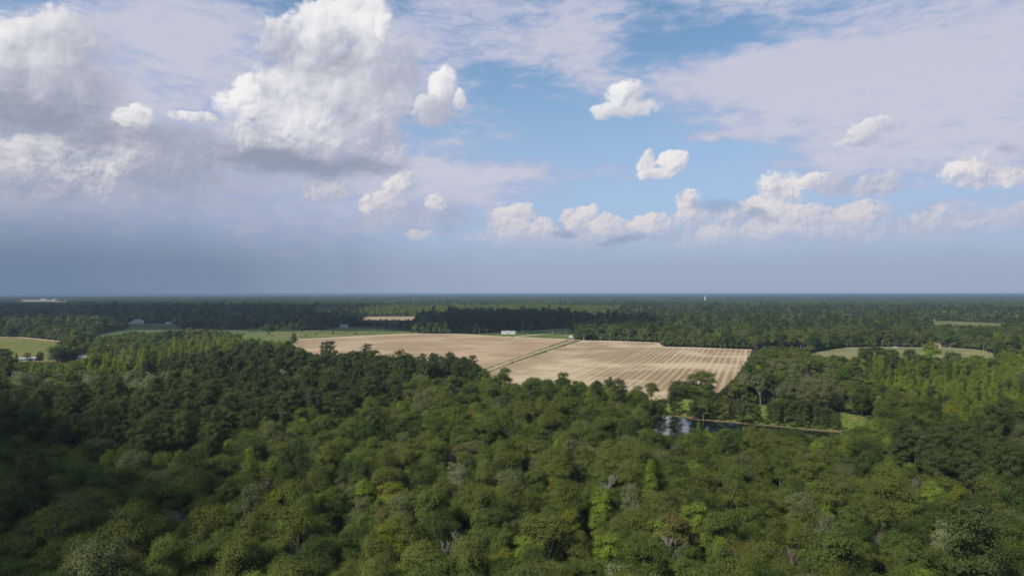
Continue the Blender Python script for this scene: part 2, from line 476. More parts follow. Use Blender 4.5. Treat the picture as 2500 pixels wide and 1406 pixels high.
# ================================================================== the plan of the place
# outlines on the ground, as pixels of the photograph (the hidden near edges are carried on under the trees that stand before them)
FIELD_L = [(725, 828), (860, 821), (1000, 814), (1120, 815), (1200, 820), (1290, 824), (1386, 829), (1300, 860), (1205, 893), (1150, 912), (1080, 923), (1000, 921), (900, 909), (760, 906), (690, 870)]
LANE = [(1386, 829), (1424, 830), (1232, 893), (1150, 929), (1150, 912), (1205, 893)]
FIELD_R = [(1424, 830), (1500, 832), (1610, 836), (1616, 846), (1700, 848), (1836, 853), (1818, 890), (1798, 918), (1755, 958), (1700, 967), (1630, 966), (1600, 1003), (1520, 1003), (1480, 984), (1400, 972), (1330, 966), (1270, 972), (1215, 962), (1150, 929), (1232, 893)]
MEADOW_B = [(560, 824), (600, 813), (700, 809), (830, 802), (920, 803), (1010, 808), (1060, 813), (1000, 814), (860, 821), (725, 828), (700, 850), (590, 850)]
MEADOW_B2 = [(1060, 813), (1120, 813), (1160, 815), (1215, 810), (1300, 806), (1392, 800), (1412, 818), (1400, 830), (1386, 829), (1290, 824), (1200, 820), (1120, 815)]
PASTURE = [(205, 824), (255, 812), (312, 801), (300, 792), (345, 790), (400, 788), (432, 793), (450, 805), (520, 806), (620, 803), (700, 798), (735, 800), (735, 806), (600, 813), (570, 830), (400, 829), (300, 834), (232, 832)]
MEADOW_D = [(-60, 822), (50, 823), (110, 829), (175, 836), (163, 850), (140, 885), (60, 895), (-60, 890)]
FAR_TAN = [(886, 772.5), (1012, 772.5), (1022, 790), (1010, 795), (880, 792)]
FAR_TAN2 = [(34, 731.5), (110, 732), (182, 733.5), (172, 738.5), (96, 737), (40, 739)]
MEADOW_G = [(1978, 866), (1992, 858), (2050, 849), (2150, 847), (2310, 849), (2380, 853), (2432, 863), (2440, 893), (2350, 908), (2200, 905), (2050, 912)]
MEADOW_H = [(2262, 783.5), (2330, 784), (2450, 789), (2462, 812), (2285, 812)]
GLADE = [(1578, 966), (1630, 966), (1700, 969), (1760, 976), (1830, 985), (1890, 994), (1935, 1012), (2010, 1014), (2052, 1006), (2130, 1023), (2118, 1038), (2060, 1052), (2046, 1056), (1960, 1048), (1890, 1040), (1800, 1032), (1700, 1024), (1640, 1014), (1596, 1020), (1582, 1000)]
POND = [(1575, 1045), (1590, 1026), (1602, 1019), (1640, 1015), (1700, 1025), (1800, 1033), (1890, 1041), (1960, 1049), (2046, 1055), (2066, 1066), (2030, 1082), (1960, 1083), (1900, 1080), (1800, 1084), (1740, 1092), (1700, 1108), (1640, 1118), (1590, 1112), (1566, 1080)]
SWAMP = [(2052, 773), (2108, 772), (2112, 795), (2045, 795)]
YARD = [(736, 800), (830, 799), (890, 798), (1010, 808), (1060, 812), (920, 803), (830, 803)]
MARGIN = [(1820, 852), (1866, 857), (1842, 910), (1806, 955), (1778, 975), (1700, 972)]
OPEN = [MARGIN, FIELD_L, LANE, FIELD_R, MEADOW_B, MEADOW_B2, PASTURE, MEADOW_D, FAR_TAN, FAR_TAN2, MEADOW_G, MEADOW_H, GLADE, POND, SWAMP, YARD]

def to_px(X, Y, z=0.0):
    c, s = math.cos(PITCH), math.sin(PITCH)
    h = z - CAM_H
    f = Y * c + h * s; u = -Y * s + h * c
    return 1250 + FPX * X / f, 703 - FPX * u / f

def inside(px, py, poly):
    px = np.asarray(px, float); py = np.asarray(py, float)
    r = np.zeros(px.shape, bool); n = len(poly)
    for i in range(n):
        x1, y1 = poly[i]; x2, y2 = poly[(i + 1) % n]
        if y1 == y2: continue
        c = ((y1 > py) != (y2 > py)) & (px < (x2 - x1) * (py - y1) / (y2 - y1) + x1)
        r ^= c
    return r

from mathutils.geometry import tessellate_polygon
def outline(poly, step=9.0, jit=1.2, seed=1):
    rr = random.Random(seed)
    P = [Vector((*at(*p), 0)) for p in poly]; out = []
    for a, b in zip(P, P[1:] + P[:1]):
        L = (b - a).length; n = max(1, min(60, int(L / step)))
        nrm = Vector((-(b - a).y, (b - a).x, 0)) / max(L, 1e-6)
        for k in range(n):
            j = rr.uniform(-jit, jit) if k else 0
            out.append(a.lerp(b, k / n) + nrm * j)
    return out
def sheet(name, poly, z, m, jit=1.2, label=None, cat=None, kind='structure', seed=1):
    P = outline(poly, jit=jit, seed=seed) if isinstance(poly, list) else poly
    P = [Vector((p.x, p.y, z)) for p in P]
    tri = tessellate_polygon([P])
    me = bpy.data.meshes.new(name); me.from_pydata([tuple(p) for p in P], [], [tuple(t) for t in tri])
    bm_fix(me)
    me.materials.append(m); o = bpy.data.objects.new(name, me); col.objects.link(o)
    return tag(o, label, cat, None, kind)
import bmesh
def bm_fix(me):
    b = bmesh.new(); b.from_mesh(me)
    for f in b.faces:
        f.normal_update()
        if f.normal.z < 0: f.normal_flip()
    b.to_mesh(me); b.free()
def strip(name, pxline, width, z, m, label=None, cat=None, jit=.35):
    P = [Vector((*at(*p), 0)) for p in pxline]
    Q = []
    for a, b in zip(P, P[1:]):
        n = max(1, min(80, int((b - a).length / 8)))
        Q += [a.lerp(b, k / n) for k in range(n)]
    Q.append(P[-1]); mb = MB(); rr = random.Random(len(Q)); prev = None
    for i, p in enumerate(Q):
        d = (Q[min(i + 1, len(Q) - 1)] - Q[max(i - 1, 0)]).normalized(); n = Vector((-d.y, d.x, 0))
        w = width / 2
        a = p + n * (w + rr.uniform(-jit, jit)); b = p - n * (w + rr.uniform(-jit, jit))
        a.z = b.z = z
        if prev: mb.face([prev[1], b, a, prev[0]])
        prev = (a, b)
    o = mb.build(name, m); bm_fix(o.data)
    return tag(o, label, cat, None, 'structure')

# ================================================================== the large structure
mb = MB(); mb.face([(-45000, -6000, 0), (45000, -6000, 0), (45000, 60000, 0), (-45000, 60000, 0)])
tag(mb.build('ground', M_GROUND), 'dark leaf covered floor under the woods', 'ground', None, 'structure')
sheet('meadow', MEADOW_B, .06, M_MEADOW, label='sunlit green meadow behind the wide brown field', cat='meadow', seed=2)
sheet('meadow', MEADOW_B2, .06, M_MEADOW, label='mown grass around the white mobile home', cat='meadow', seed=3)
sheet('pasture', PASTURE, .06, M_PASTURE, label='shaded green pasture before the white house', cat='pasture', seed=4)
sheet('meadow', MEADOW_D, .06, M_OLIVE, label='olive yellow meadow at the western edge', cat='meadow', seed=5)
sheet('meadow', YARD, .05, M_PASTURE, label='shaded grass along the paved road by the cottages', cat='meadow', seed=6)
sheet('farmland', FAR_TAN, .06, M_SOIL2, jit=2, label='far tan field seen over dark treetops', cat='field', seed=7)
sheet('farmland', FAR_TAN2, .06, M_FARTAN, jit=4, label='very far pale field near the horizon', cat='field', seed=8)
sheet('meadow', MEADOW_G, .06, M_TAN, label='dry greenish meadow behind the bright conical trees', cat='meadow', seed=9)
sheet('meadow', MEADOW_H, .06, M_MEADOW, jit=2, label='far light green meadow beyond the eastern woods', cat='meadow', seed=10)
sheet('glade', GLADE, .06, M_GLADE, label='bright grassy glade along the far bank of the pond', cat='glade', seed=11)
sheet('lane_verge', LANE, .07, M_VERGE, label='grassy lane between the two ploughed fields', cat='lane', seed=12)
sheet('ploughed_field', FIELD_L, .09, M_SOIL2, label='wide smooth brown field with a pale sandy edge', cat='field', seed=13)
sheet('swamp_water', SWAMP, .05, M_WATER, jit=3, label='small pale swamp opening in the far woods', cat='swamp', seed=14)

# furrowed field: soil sheet with a ridge along every row
sheet('furrowed_field', FIELD_R, .08, M_SOIL, label='pale furrowed field with straight rows towards the pond', cat='field', seed=15)
def furrows():
    P = [Vector((*at(*p), 0)) for p in FIELD_R]
    ac = [p.x * ROW[1] - p.y * ROW[0] for p in P]; al = [p.x * ROW[0] + p.y * ROW[1] for p in P]
    mb = MB(); k = 0; s = min(ac) + 2.5; rr = random.Random(3)
    while s < max(ac) - 2:
        xs = []
        for i in range(len(P)):
            j = (i + 1) % len(P)
            if (ac[i] > s) != (ac[j] > s):
                t = (s - ac[i]) / (ac[j] - ac[i]); xs.append(al[i] + (al[j] - al[i]) * t)
        xs.sort()
        for a, b in zip(xs[::2], xs[1::2]):
            if b - a < 22: continue
            a, b = a + 7 + rr.uniform(-1, 1), b - 8 + rr.uniform(-1, 1)
            h = .13 * rr.uniform(.7, 1.25); w = .62
            pt = lambda t, o, z: (t * ROW[0] + (s + o) * ROW[1], t * ROW[1] - (s + o) * ROW[0], z)
            n = max(1, int((b - a) / 45))
            for q in range(n):
                t0, t1 = a + (b - a) * q / n, a + (b - a) * (q + 1) / n
                mb.face([pt(t0, -w, .075), pt(t0, 0, .08 + h), pt(t1, 0, .08 + h), pt(t1, -w, .075)])
                mb.face([pt(t0, 0, .08 + h), pt(t0, w, .075), pt(t1, w, .075), pt(t1, 0, .08 + h)])
        s += 2.05
    o = mb.build('furrow_ridges', M_SOIL)
    tag(o, 'low soil ridges along the rows of the furrowed field', 'furrows', None, 'stuff')
furrows()
strip('sand_edge', [(728, 829), (860, 821.8), (1000, 814.8), (1110, 815.6), (1200, 820.6), (1290, 824.6), (1392, 829), (1440, 831)], 9, .13, M_SAND, 'pale sandy strip along the far edge of the fields', 'track', .8)
strip('sand_edge', [(1440, 831), (1520, 833.4), (1606, 837), (1617, 847.6), (1700, 849.2), (1836, 854.2)], 7, .13, M_SAND, 'pale sandy headland at the top of the furrowed field', 'track', .8)
strip('sand_track', [(1404, 829.5), (1300, 864), (1218, 893), (1150, 921)], 3.4, .13, M_TRACK, 'sandy wheel track up the lane between the fields', 'track', .4)
strip('sand_track', [(-60, 821.5), (50, 823.5), (110, 829.5), (178, 836)], 6, .13, M_SAND, 'pale track along the top of the olive meadow', 'track', .6)
strip('sand_track', [(2050, 849.4), (2150, 847.6), (2230, 848.4), (2312, 849.4), (2380, 853), (2424, 860)], 5, .13, M_SAND, 'pale track along the far edge of the dry meadow', 'track', .6)
strip('sand_track', [(1250, 823), (1330, 815), (1398, 808)], 6, .13, M_SAND, 'pale track across the grass behind the mobile home', 'track', .8)
strip('road', [(880, 796), (915, 798.6), (960, 801.4), (1010, 806), (1050, 811), (1110, 812.6), (1165, 815.5)], 9, .14, M_ROAD, 'paved country road past the dark roadside oak', 'road', .15)

# pond: water sheet and the earth bank round it
def pond():
    P = outline(POND, step=5, jit=.7, seed=21)
    W = [Vector((p.x, p.y, .10)) for p in P]
    me = bpy.data.meshes.new('pond'); tri = tessellate_polygon([W])
    me.from_pydata([tuple(p) for p in W], [], [tuple(t) for t in tri]); bm_fix(me); me.materials.append(M_WATER)
    o = bpy.data.objects.new('pond', me); col.objects.link(o)
    tag(o, 'still dark pond reflecting trees and a patch of sky', 'pond', None, 'structure')
    c = sum(P, Vector()) / len(P); mb = MB(); n = len(P); rr = random.Random(5)
    sgn = 1 if sum(P[i].x * P[(i + 1) % n].y - P[(i + 1) % n].x * P[i].y for i in range(n)) > 0 else -1
    prof = [(-.4, .06), (.5, .35), (1.4, .6), (3.2, .25), (5.0, .03)]
    rings = []
    for i, p in enumerate(P):
        d = (P[(i + 1) % n] - P[i - 1]).normalized(); nr = Vector((d.y, -d.x, 0)) * sgn
        k = rr.uniform(.75, 1.25)
        rings.append([(p.x + nr.x * a, p.y + nr.y * a, z * (k if z > .1 else 1)) for a, z in prof])
    for i in range(n):
        a, b = rings[i], rings[(i + 1) % n]
        for k in range(len(prof) - 1): mb.face([a[k], a[k + 1], b[k + 1], b[k]])
    o = mb.build('pond_bank', M_MUD); bm_fix(o.data)
    tag(o, 'reddish earth bank round the pond', 'bank', None, 'structure')
pond()

# ================================================================== trees
def tree_mesh(seed, kind, q=1.0, leaf='olive', bark=None, h=14.0, r=5.0, base=.30, lobes=9, leaf_n=6500, leaf_s=.34, split=False, flat=.9, branches=True, sides=5, fine=False):
    """trunk, limbs and a crown of leaf sprays; Q below 1 gives fewer and larger sprays. Returns (wood MB, leaf verts, leaf quads)"""
    rs = np.random.default_rng(seed)
    wood = MB(); C = []; S = []
    zb = h * base
    if kind == 'pine':
        top = Vector((rs.normal(0, .3), rs.normal(0, .3), h))
        wood.tube([(0, 0, -.3), (top.x * .3, top.y * .3, h * .4), (top.x * .7, top.y * .7, h * .75), tuple(top)], [.30, .24, .15, .04], sides)
        nb = lobes * 4
        for i in range(nb):
            t = (i + rs.random()) / nb
            z = zb + (h - zb) * t ** .9
            a = i * 2.4 + rs.normal(0, .4)
            L = r * (np.sin(PI * min(1, (.18 + .82 * (1 - t)) ** .8)) * .55 + (1 - t) * .5 + .16) * rs.uniform(.6, 1.12)
            e = Vector((math.cos(a) * L, math.sin(a) * L, z + L * rs.uniform(.05, .4)))
            if branches and q > .3: wood.tube([(top.x * z / h, top.y * z / h, z), tuple(e)], [.07, .02], 3, False)
            for f in (1.0, .72, .45):
                if f < .6 and rs.random() < .4: continue
                C.append((e.x * f, e.y * f, z + (e.z - z) * f + rs.normal(0, .15))); S.append((.62, .62, .42))
        for i in range(3): C.append((top.x, top.y, h - .3 - i * .5)); S.append((.4, .4, .5))
    elif kind == 'cone':
        wood.tube([(0, 0, -.3), (0, 0, h * .5), (0, 0, h * .97)], [.24, .15, .03], sides)
        nb = lobes * 7
        for i in range(nb):
            t = (i + rs.random()) / nb
            z = zb + (h - zb) * t
            a = i * 2.4 + rs.normal(0, .5)
            L = r * ((1 - t) ** .75 * .95 + .05) * rs.uniform(.65, 1.15)
            for f in (1.0, .6):
                C.append((math.cos(a) * L * f, math.sin(a) * L * f, z + rs.normal(0, .2) - L * .08)); S.append((.48, .48, .36))
            if branches and q > .6: wood.tube([(0, 0, z), (math.cos(a) * L, math.sin(a) * L, z - L * .05)], [.05, .02], 3, False)
    else:
        lean = Vector((rs.normal(0, .5), rs.normal(0, .5), 0))
        fork = Vector((lean.x * .5, lean.y * .5, zb * .9))
        wood.tube([(0, 0, -.3), (fork.x * .4, fork.y * .4, zb * .5), tuple(fork)], [.42 * h / 14, .34 * h / 14, .28 * h / 14], sides, False)
        L_ = []
        ga = rs.random() * 6.28
        for i in range(lobes):
            f = (i + .5) / lobes
            a = ga + i * 2.39996 + rs.normal(0, .25)
            rad = r * .66 * math.sqrt(f) * rs.uniform(.7, 1.3)
            z = zb + (h - zb) * (.93 - .52 * f ** 1.3) * rs.uniform(.74, 1.06) - .8
            if base < .12:
                u = .93 - .86 * f
                rad = r * .66 * math.sqrt(max(.06, 1 - ((u - .36) / .62) ** 2)) * rs.uniform(.85, 1.12); z = zb + (h - zb) * u * rs.uniform(.9, 1.06)
            lr = r * rs.uniform(.24, .46)
            L_.append((Vector((lean.x + math.cos(a) * rad, lean.y + math.sin(a) * rad, z)), lr))
        for c, lr in L_:
            m1 = fork.lerp(c, .5) + Vector((0, 0, (c.z - fork.z) * .10)) + Vector(rs.normal(0, .35, 3))
            if branches: wood.tube([tuple(fork), tuple(m1), tuple(c + Vector((0, 0, lr * .2)))], [.17 * h / 14, .12 * h / 14, .05], 4, False)
            n = max(4, int(20 * (lr / 1.9) ** 2))
            for k in range(n):
                v = rs.normal(0, 1, 3); v /= np.linalg.norm(v); 
                if v[2] < -.35: v[2] *= -.6
                v = v * np.array([1, 1, flat]) * lr * rs.uniform(.72, 1.12)
                p = (c.x + v[0], c.y + v[1], c.z + v[2])
                s = rs.uniform(.42, .72) * (lr / 1.8) ** .5
                C.append(p); S.append((s, s, s * .62))
                if branches and k % 4 == 0 and q > .6: wood.tube([tuple(c), p], [.05, .015], 3, False)
    C = np.array(C); S = np.array(S)
    if fine: leaf_n, leaf_s = int(leaf_n * 1.9), leaf_s * .66
    n = max(40, int(leaf_n * q)); ls = leaf_s / math.sqrt(max(q, .02)) ** .86
    w = (S[:, 0] ** 2); w /= w.sum()
    idx = rs.choice(len(C), n, p=w)
    d = rs.normal(0, 1, (n, 3)); 
    P = C[idx] + d * S[idx] * .85
    ctr = np.array([0, 0, zb + (h - zb) * (.25 if kind != 'oak' else .35)])
    rad = P - ctr; rad[:, 2] *= 1.3; rad /= np.linalg.norm(rad, axis=1)[:, None]
    loc = d / np.linalg.norm(d, axis=1)[:, None]
    N = rad * .85 + loc * .50 + rs.normal(0, .24, (n, 3)) + np.array([0, 0, .35]); N /= np.linalg.norm(N, axis=1)[:, None]
    T = np.cross(N, rs.normal(0, 1, (n, 3))); T /= np.linalg.norm(T, axis=1)[:, None]
    B = np.cross(N, T)
    sz = (ls * rs.uniform(.6, 1.25, n))[:, None]; el = (1.9 if kind == 'pine' else 1.25)
    a = T * sz * .5 * el; b = B * sz * .5 / (el ** .5)
    Vv = np.stack([P - a, P + b - a * .15, P + a, P - b + a * .15], 1).reshape(-1, 3)
    Q = np.arange(n * 4).reshape(-1, 4)
    return wood, Vv, Q

def bare_mesh(seed, h=12.0, spread=4.5, levels=4, up=.5):
    rs = random.Random(seed); wood = MB()
    def grow(p, d, L, r, lv):
        q = p + d * L * .5 + Vector((rs.gauss(0, .06), rs.gauss(0, .06), 0)) * L
        e = q + (d + Vector((rs.gauss(0, .2), rs.gauss(0, .2), .05))).normalized() * L * .5
        wood.tube([tuple(p), tuple(q), tuple(e)], [r, r * .82, r * .62], 4 if lv > 1 else 3, lv == 0)
        if lv == 0: return
        for k in range(rs.choice((3, 4, 4)) if lv > 1 else 4):
            a = rs.uniform(0, 6.28); t = rs.uniform(.35, .95)
            nd = (d * (.55 + up * .4) + Vector((math.cos(a) * t, math.sin(a) * t, rs.uniform(-.1, .45)))).normalized()
            s = e if k < 2 else p.lerp(e, rs.uniform(.55, .95))
            grow(s, nd, L * rs.uniform(.58, .85), r * .60, lv - 1)
    grow(Vector((0, 0, -.3)), Vector((rs.gauss(0, .08), rs.gauss(0, .08), 1)).normalized(), h * .36, .30 * h / 12, levels)
    return wood

class Kind: pass
PROTO = []            # prototypes used by the woods: (name, object)
proto_col = bpy.data.collections.new('woods_stock')     # never linked to the scene
def to_arrays(wood):
    v = np.array(wood.v, np.float32).reshape(-1, 3); q = []
    for f in wood.f:
        if len(f) == 4: q.append(f)
        elif len(f) == 3: q.append((f[0], f[1], f[2], f[2]))
    return v, q
def stock(name, wood, V_, Q_, bark, leaf, xform=None):
    """one joined mesh (wood + leaves) for the instanced woods; returns its index"""
    quads = [f for f in wood.f if len(f) == 4]
    wv = np.array(wood.v, np.float32).reshape(-1, 3) if wood.v else np.zeros((0, 3), np.float32)
    v = np.concatenate([wv, V_]) if len(wv) else V_
    q = np.concatenate([np.array(quads, np.int64).reshape(-1, 4), Q_ + len(wv)]) if quads else Q_
    mi = np.concatenate([np.zeros(len(quads), np.int32), np.ones(len(Q_), np.int32)])
    me = fast_mesh(name, v, q, [bark, leaf], mi)
    o = bpy.data.objects.new('stock_%03d_%s' % (len(PROTO), name), me); proto_col.objects.link(o)
    PROTO.append(o); return len(PROTO) - 1

SHAPES = {}   # hand-sized trees: name -> list of (trunk mesh, crown mesh, height, radius)
STOCK = {}    # (species, lod) -> list of stock indices
SPEC = [  # species, seeds, leaf, bark, parameters
    ('oak_olive', 3, 'olive', BARK, dict(kind='oak', h=14, r=5.4, base=.28, lobes=14, leaf_n=8500)),
    ('oak_mid', 3, 'mid', BARK, dict(kind='oak', h=14, r=4.8, base=.25, lobes=12, leaf_n=7500)),
    ('oak_dark', 2, 'dark', BARK, dict(kind='oak', h=13.5, r=5.0, base=.08, lobes=26, leaf_n=11000)),
    ('oak_grey', 2, 'grey', BARK_PALE, dict(kind='oak', h=14, r=5.6, base=.32, lobes=12, leaf_n=6000)),
    ('oak_yellow', 1, 'yellow', BARK, dict(kind='oak', h=13.5, r=4.6, base=.3, lobes=9)),
    ('oak_bright', 1, 'bright', BARK, dict(kind='oak', h=12.5, r=4.0, base=.28, lobes=8)),
    ('oak_rust', 1, 'rust', BARK, dict(kind='oak', h=14, r=4.8, base=.32, lobes=9, leaf_n=5000)),
    ('oak_pale', 1, 'pale', BARK_PALE, dict(kind='oak', h=13.5, r=5.0, base=.3, lobes=8, leaf_n=5000)),
    ('upright', 2, 'bright', BARK, dict(kind='cone', h=15, r=3.6, base=.2, lobes=9, leaf_n=5000)),
    ('cypress', 2, 'bright', BARK, dict(kind='cone', h=13.5, r=3.0, base=.12, lobes=9, leaf_n=4500)),
    ('pine', 3, 'pine', BARK_PINE, dict(kind='pine', h=19, r=3.9, base=.50, lobes=8, leaf_n=5200, leaf_s=.36)),
    ('young_pine', 2, 'pine', BARK_PINE, dict(kind='pine', h=12, r=3.0, base=.14, lobes=9, leaf_n=5000, leaf_s=.32)),
    ('scrub', 2, 'mid', BARK, dict(kind='oak', h=5.5, r=2.8, base=.12, lobes=6, leaf_n=1800, leaf_s=.36)),
]
def make_shapes():
    for si, (sp, ns, lf, bk, kw) in enumerate(SPEC):
        SHAPES[sp] = []
        for lod, q in (('hi', 1.0), ('mid', .30), ('low', .055)):
            STOCK[(sp, lod)] = []
            for k in range(ns):
                wood, Vv, Q = tree_mesh(100 + si * 10 + k, q=q, fine=lod == 'hi', leaf=lf, branches=lod != 'low', sides=5 if lod == 'hi' else 3, **kw)
                STOCK[(sp, lod)].append(stock(sp + '_' + lod, wood, Vv, Q, bk, LEAF[lf]))
                if lod == 'hi':
                    SHAPES[sp].append((wood.mesh('trunk', bk), fast_mesh('crown', Vv, Q, [LEAF[lf]]), kw['h'], kw['r']))
    SHAPES['bare'] = []; STOCK[('bare', 'hi')] = STOCK[('bare', 'mid')] = STOCK[('bare', 'low')] = []
    for k in range(3):
        w = bare_mesh(60 + k, 11.5, levels=4)
        SHAPES['bare'].append((w.mesh('trunk', BARK_PALE), None, 13, 4.5))
        rs = np.random.default_rng(5); STOCK[('bare', 'hi')].append(stock('bare', w, np.zeros((0, 3), np.float32), np.zeros((0, 4), np.int64), BARK_PALE, LEAF['grey']))
    # patches of canopy for the far woods
    STOCK['patch'] = []
    for k in range(5):
        rs = np.random.default_rng(900 + k); Vs = []; Qs = []; n = 0
        for i in range(52):
            px, py = rs.uniform(-30, 30, 2); kind = 'oak' if rs.random() < .7 else 'pine'
            h = rs.uniform(11, 19); r_ = rs.uniform(3.5, 5.5)
            m = 34; u = rs.normal(0, 1, (m, 3)); u /= np.linalg.norm(u, axis=1)[:, None]; u[:, 2] = np.abs(u[:, 2]) * .9 - .1
            P = np.array([px, py, h - r_ * .9]) + u * np.array([r_, r_, r_ * .9]) * rs.uniform(.75, 1.1, (m, 1))
            N = u + rs.normal(0, .5, (m, 3)); N /= np.linalg.norm(N, axis=1)[:, None]
            T = np.cross(N, rs.normal(0, 1, (m, 3))); T /= np.linalg.norm(T, axis=1)[:, None]; B = np.cross(N, T)
            s = 1.9 * rs.uniform(.7, 1.3, (m, 1))
            Vs.append(np.stack([P - T * s * .5, P + B * s * .5, P + T * s * .5, P - B * s * .5], 1).reshape(-1, 3))
            Qs.append(np.arange(m * 4).reshape(-1, 4) + n); n += m * 4
        STOCK['patch'].append(stock('patch', MB(), np.concatenate(Vs), np.concatenate(Qs), BARK, LEAF['shade']))
make_shapes()

# where each sort of tree prevails (pixels of the photograph at crown height)
Z_PINE = [[(250, 935), (420, 905), (560, 880), (700, 850), (1000, 858), (1230, 888), (1240, 915), (1000, 932), (960, 985), (760, 1000), (700, 1012), (470, 1100), (300, 1130), (240, 1060)],
          [(-80, 965), (250, 965), (250, 1085), (-80, 1110)], [(2190, 1080), (2560, 1040), (2560, 1185), (2330, 1185), (2170, 1140)], [(1090, 762), (1390, 765), (1400, 806), (1090, 815)]]
Z_UPRIGHT = [[(545, 822), (700, 826), (722, 850), (640, 872), (520, 884), (300, 908), (80, 912), (60, 890), (250, 870), (420, 848)]]
Z_PALE = [[(40, 925), (460, 922), (490, 960), (400, 978), (150, 980), (30, 960)], [(640, 925), (820, 915), (830, 932), (640, 940)]]
Z_GREY = [[(1810, 905), (1880, 880), (2050, 890), (2060, 960), (1990, 995), (1800, 965)]]
Z_CYP = [[(1970, 880), (2100, 866), (2560, 870), (2560, 1010), (2330, 1015), (2200, 965), (2070, 905)]]
Z_BRIGHT2 = [[(890, 752), (1300, 748), (1520, 752), (1500, 772), (1120, 768), (890, 772)]]
SPECIES = ['oak_olive', 'oak_mid', 'oak_dark', 'oak_grey', 'oak_yellow', 'oak_bright', 'oak_rust', 'oak_pale', 'upright', 'cypress', 'pine', 'young_pine', 'scrub']
MIXES = {
    'mix': [.38, .32, .15, .07, .01, .045, .005, .003, .01, 0, .03, 0, 0],
    'mixdark': [.22, .28, .34, .07, .005, .02, .005, .003, 0, 0, .06, 0, 0],
    'mixmid': [.28, .42, .06, .07, .02, .10, .005, .008, .02, 0, .01, 0, 0],
    'pine': [.04, .10, .20, .02, 0, .01, 0, 0, 0, 0, .63, 0, 0],
    'upright': [.02, .08, .03, .02, .02, .16, 0, .08, .64, 0, .01, 0, 0],
    'pale': [.06, .10, .03, .22, 0, .08, 0, .48, .04, 0, 0, 0, 0],
    'grey': [.14, .08, .22, .52, 0, .02, 0, .02, 0, 0, 0, 0, 0],
    'cyp': [.03, .16, .08, .02, .02, .12, 0, 0, .10, .52, .02, 0, 0],
    'far': [.20, .28, .24, .08, .01, .06, .01, .01, .02, 0, .10, 0, 0],
    'bright2': [.04, .08, .02, .02, .08, .44, 0, .02, .34, 0, .0, 0, 0],
}
def species_of(X, Y):
    px, py = to_px(X, Y, 11.0)
    n = len(X); z = np.full(n, 'mix', dtype='<U10')
    z[Y > 1000] = 'far'
    for nm, polys in (('pine', Z_PINE), ('upright', Z_UPRIGHT), ('pale', Z_PALE), ('grey', Z_GREY), ('cyp', Z_CYP), ('bright2', Z_BRIGHT2)):
        for p in polys: z[inside(px, py, p)] = nm
    out = np.zeros(n, int)
    u = np.sin(X * .021 + 1.3) * np.cos(Y * .017 + .4) + .7 * np.sin(X * .043 - Y * .037 + 2.1) + .5 * np.sin(X * .011 + Y * .013)
    z[(z == 'mix') & (u > .75)] = 'mixdark'; z[(z == 'mix') & (u < -.75)] = 'mixmid'
    for nm in MIXES:
        k = np.nonzero(z == nm)[0]
        w = np.array(MIXES[nm]); out[k] = rng.choice(len(SPECIES), len(k), p=w / w.sum())
    return out, z

def scatter(y0, y1, sp, az=47, edge=0.0, jit=.42):
    """jittered grid over a ring of the wood, minus the open ground"""
    xs = np.arange(-y1, y1, sp); ys = np.arange(-y1 * .2, y1, sp)
    X, Y = np.meshgrid(xs, ys); X = X.ravel(); Y = Y.ravel()
    X = X + rng.uniform(-jit, jit, X.size) * sp; Y = Y + rng.uniform(-jit, jit, Y.size) * sp
    d = np.hypot(X, Y); a = np.abs(np.degrees(np.arctan2(X, np.maximum(Y, 1e-3))))
    keep = (d > y0) & (d <= y1) & (a < az) & (Y > 5)
    X, Y = X[keep], Y[keep]
    px, py = to_px(X, Y)
    bad = np.zeros(X.size, bool)
    for poly in OPEN: bad |= inside(px, py, poly)
    return X[~bad], Y[~bad]

# ---- hand-placed trees: species, pixel x, pixel y of the foot, height, width factor, category name, label, leaf override
HAND = []
def hand(sp, px, py, h, w, name, label, leaf=None, at_top=False, bark=None, z=None):
    if z is not None:   # pixel given at height z of the crown
        X, Y = at(px, py, z)
    else: X, Y = at(px, py)
    HAND.append(dict(sp=sp, X=X, Y=Y, h=h, w=w, name=name, label=label, leaf=leaf, bark=bark))
hand('oak_dark', 1712, 974, 17.5, 1.6, 'broadleaf_tree', 'big round oak alone at the near end of the furrowed field', 'mid')
hand('oak_dark', 1655, 972, 11, 1.75, 'broadleaf_tree', 'low dark bushy tree touching the big round field oak')
hand('oak_dark', 1728, 977, 9, 1.7, 'broadleaf_tree', 'dark undergrowth at the foot of the big field oak, east side')
hand('oak_dark', 1700, 978, 8, 1.5, 'broadleaf_tree', 'dark undergrowth at the foot of the big field oak, near side')
hand('oak_dark', 1684, 973, 10, 1.5, 'broadleaf_tree', 'dark bush tucked against the trunk of the big field oak')
hand('oak_dark', 1772, 972, 7, 1.0, 'broadleaf_tree', 'small dark tree at the corner of the furrowed field')
hand('oak_olive', 1588, 985, 13, 1.0, 'broadleaf_tree', 'olive tree leaning over the glade west of the pond')
hand('oak_grey', 1560, 1000, 13, 1.0, 'broadleaf_tree', 'greyish oak on the wood edge beside the glade')
hand('oak_dark', 1598, 1012, 8, .9, 'broadleaf_tree', 'dark tree overhanging the western tip of the pond')
hand('oak_mid', 1560, 1040, 10, .9, 'broadleaf_tree', 'mid green tree rooted on the western shore of the pond')
hand('cypress', 1706, 1085, 9.5, .95, 'conical_tree', 'bright green conical tree standing before the pond mirror', 'bright')
hand('oak_mid', 2270, 893, 22, 1.25, 'broadleaf_tree', 'tall light green tree breaking the line of the dry meadow', 'bright')
hand('oak_dark', 1030, 812, 20, 1.9, 'broadleaf_tree', 'huge dark dome of an oak beside the paved road')
hand('oak_dark', 140, 884, 15, 1.5, 'broadleaf_tree', 'dark dome shaped tree at the corner of the olive meadow')
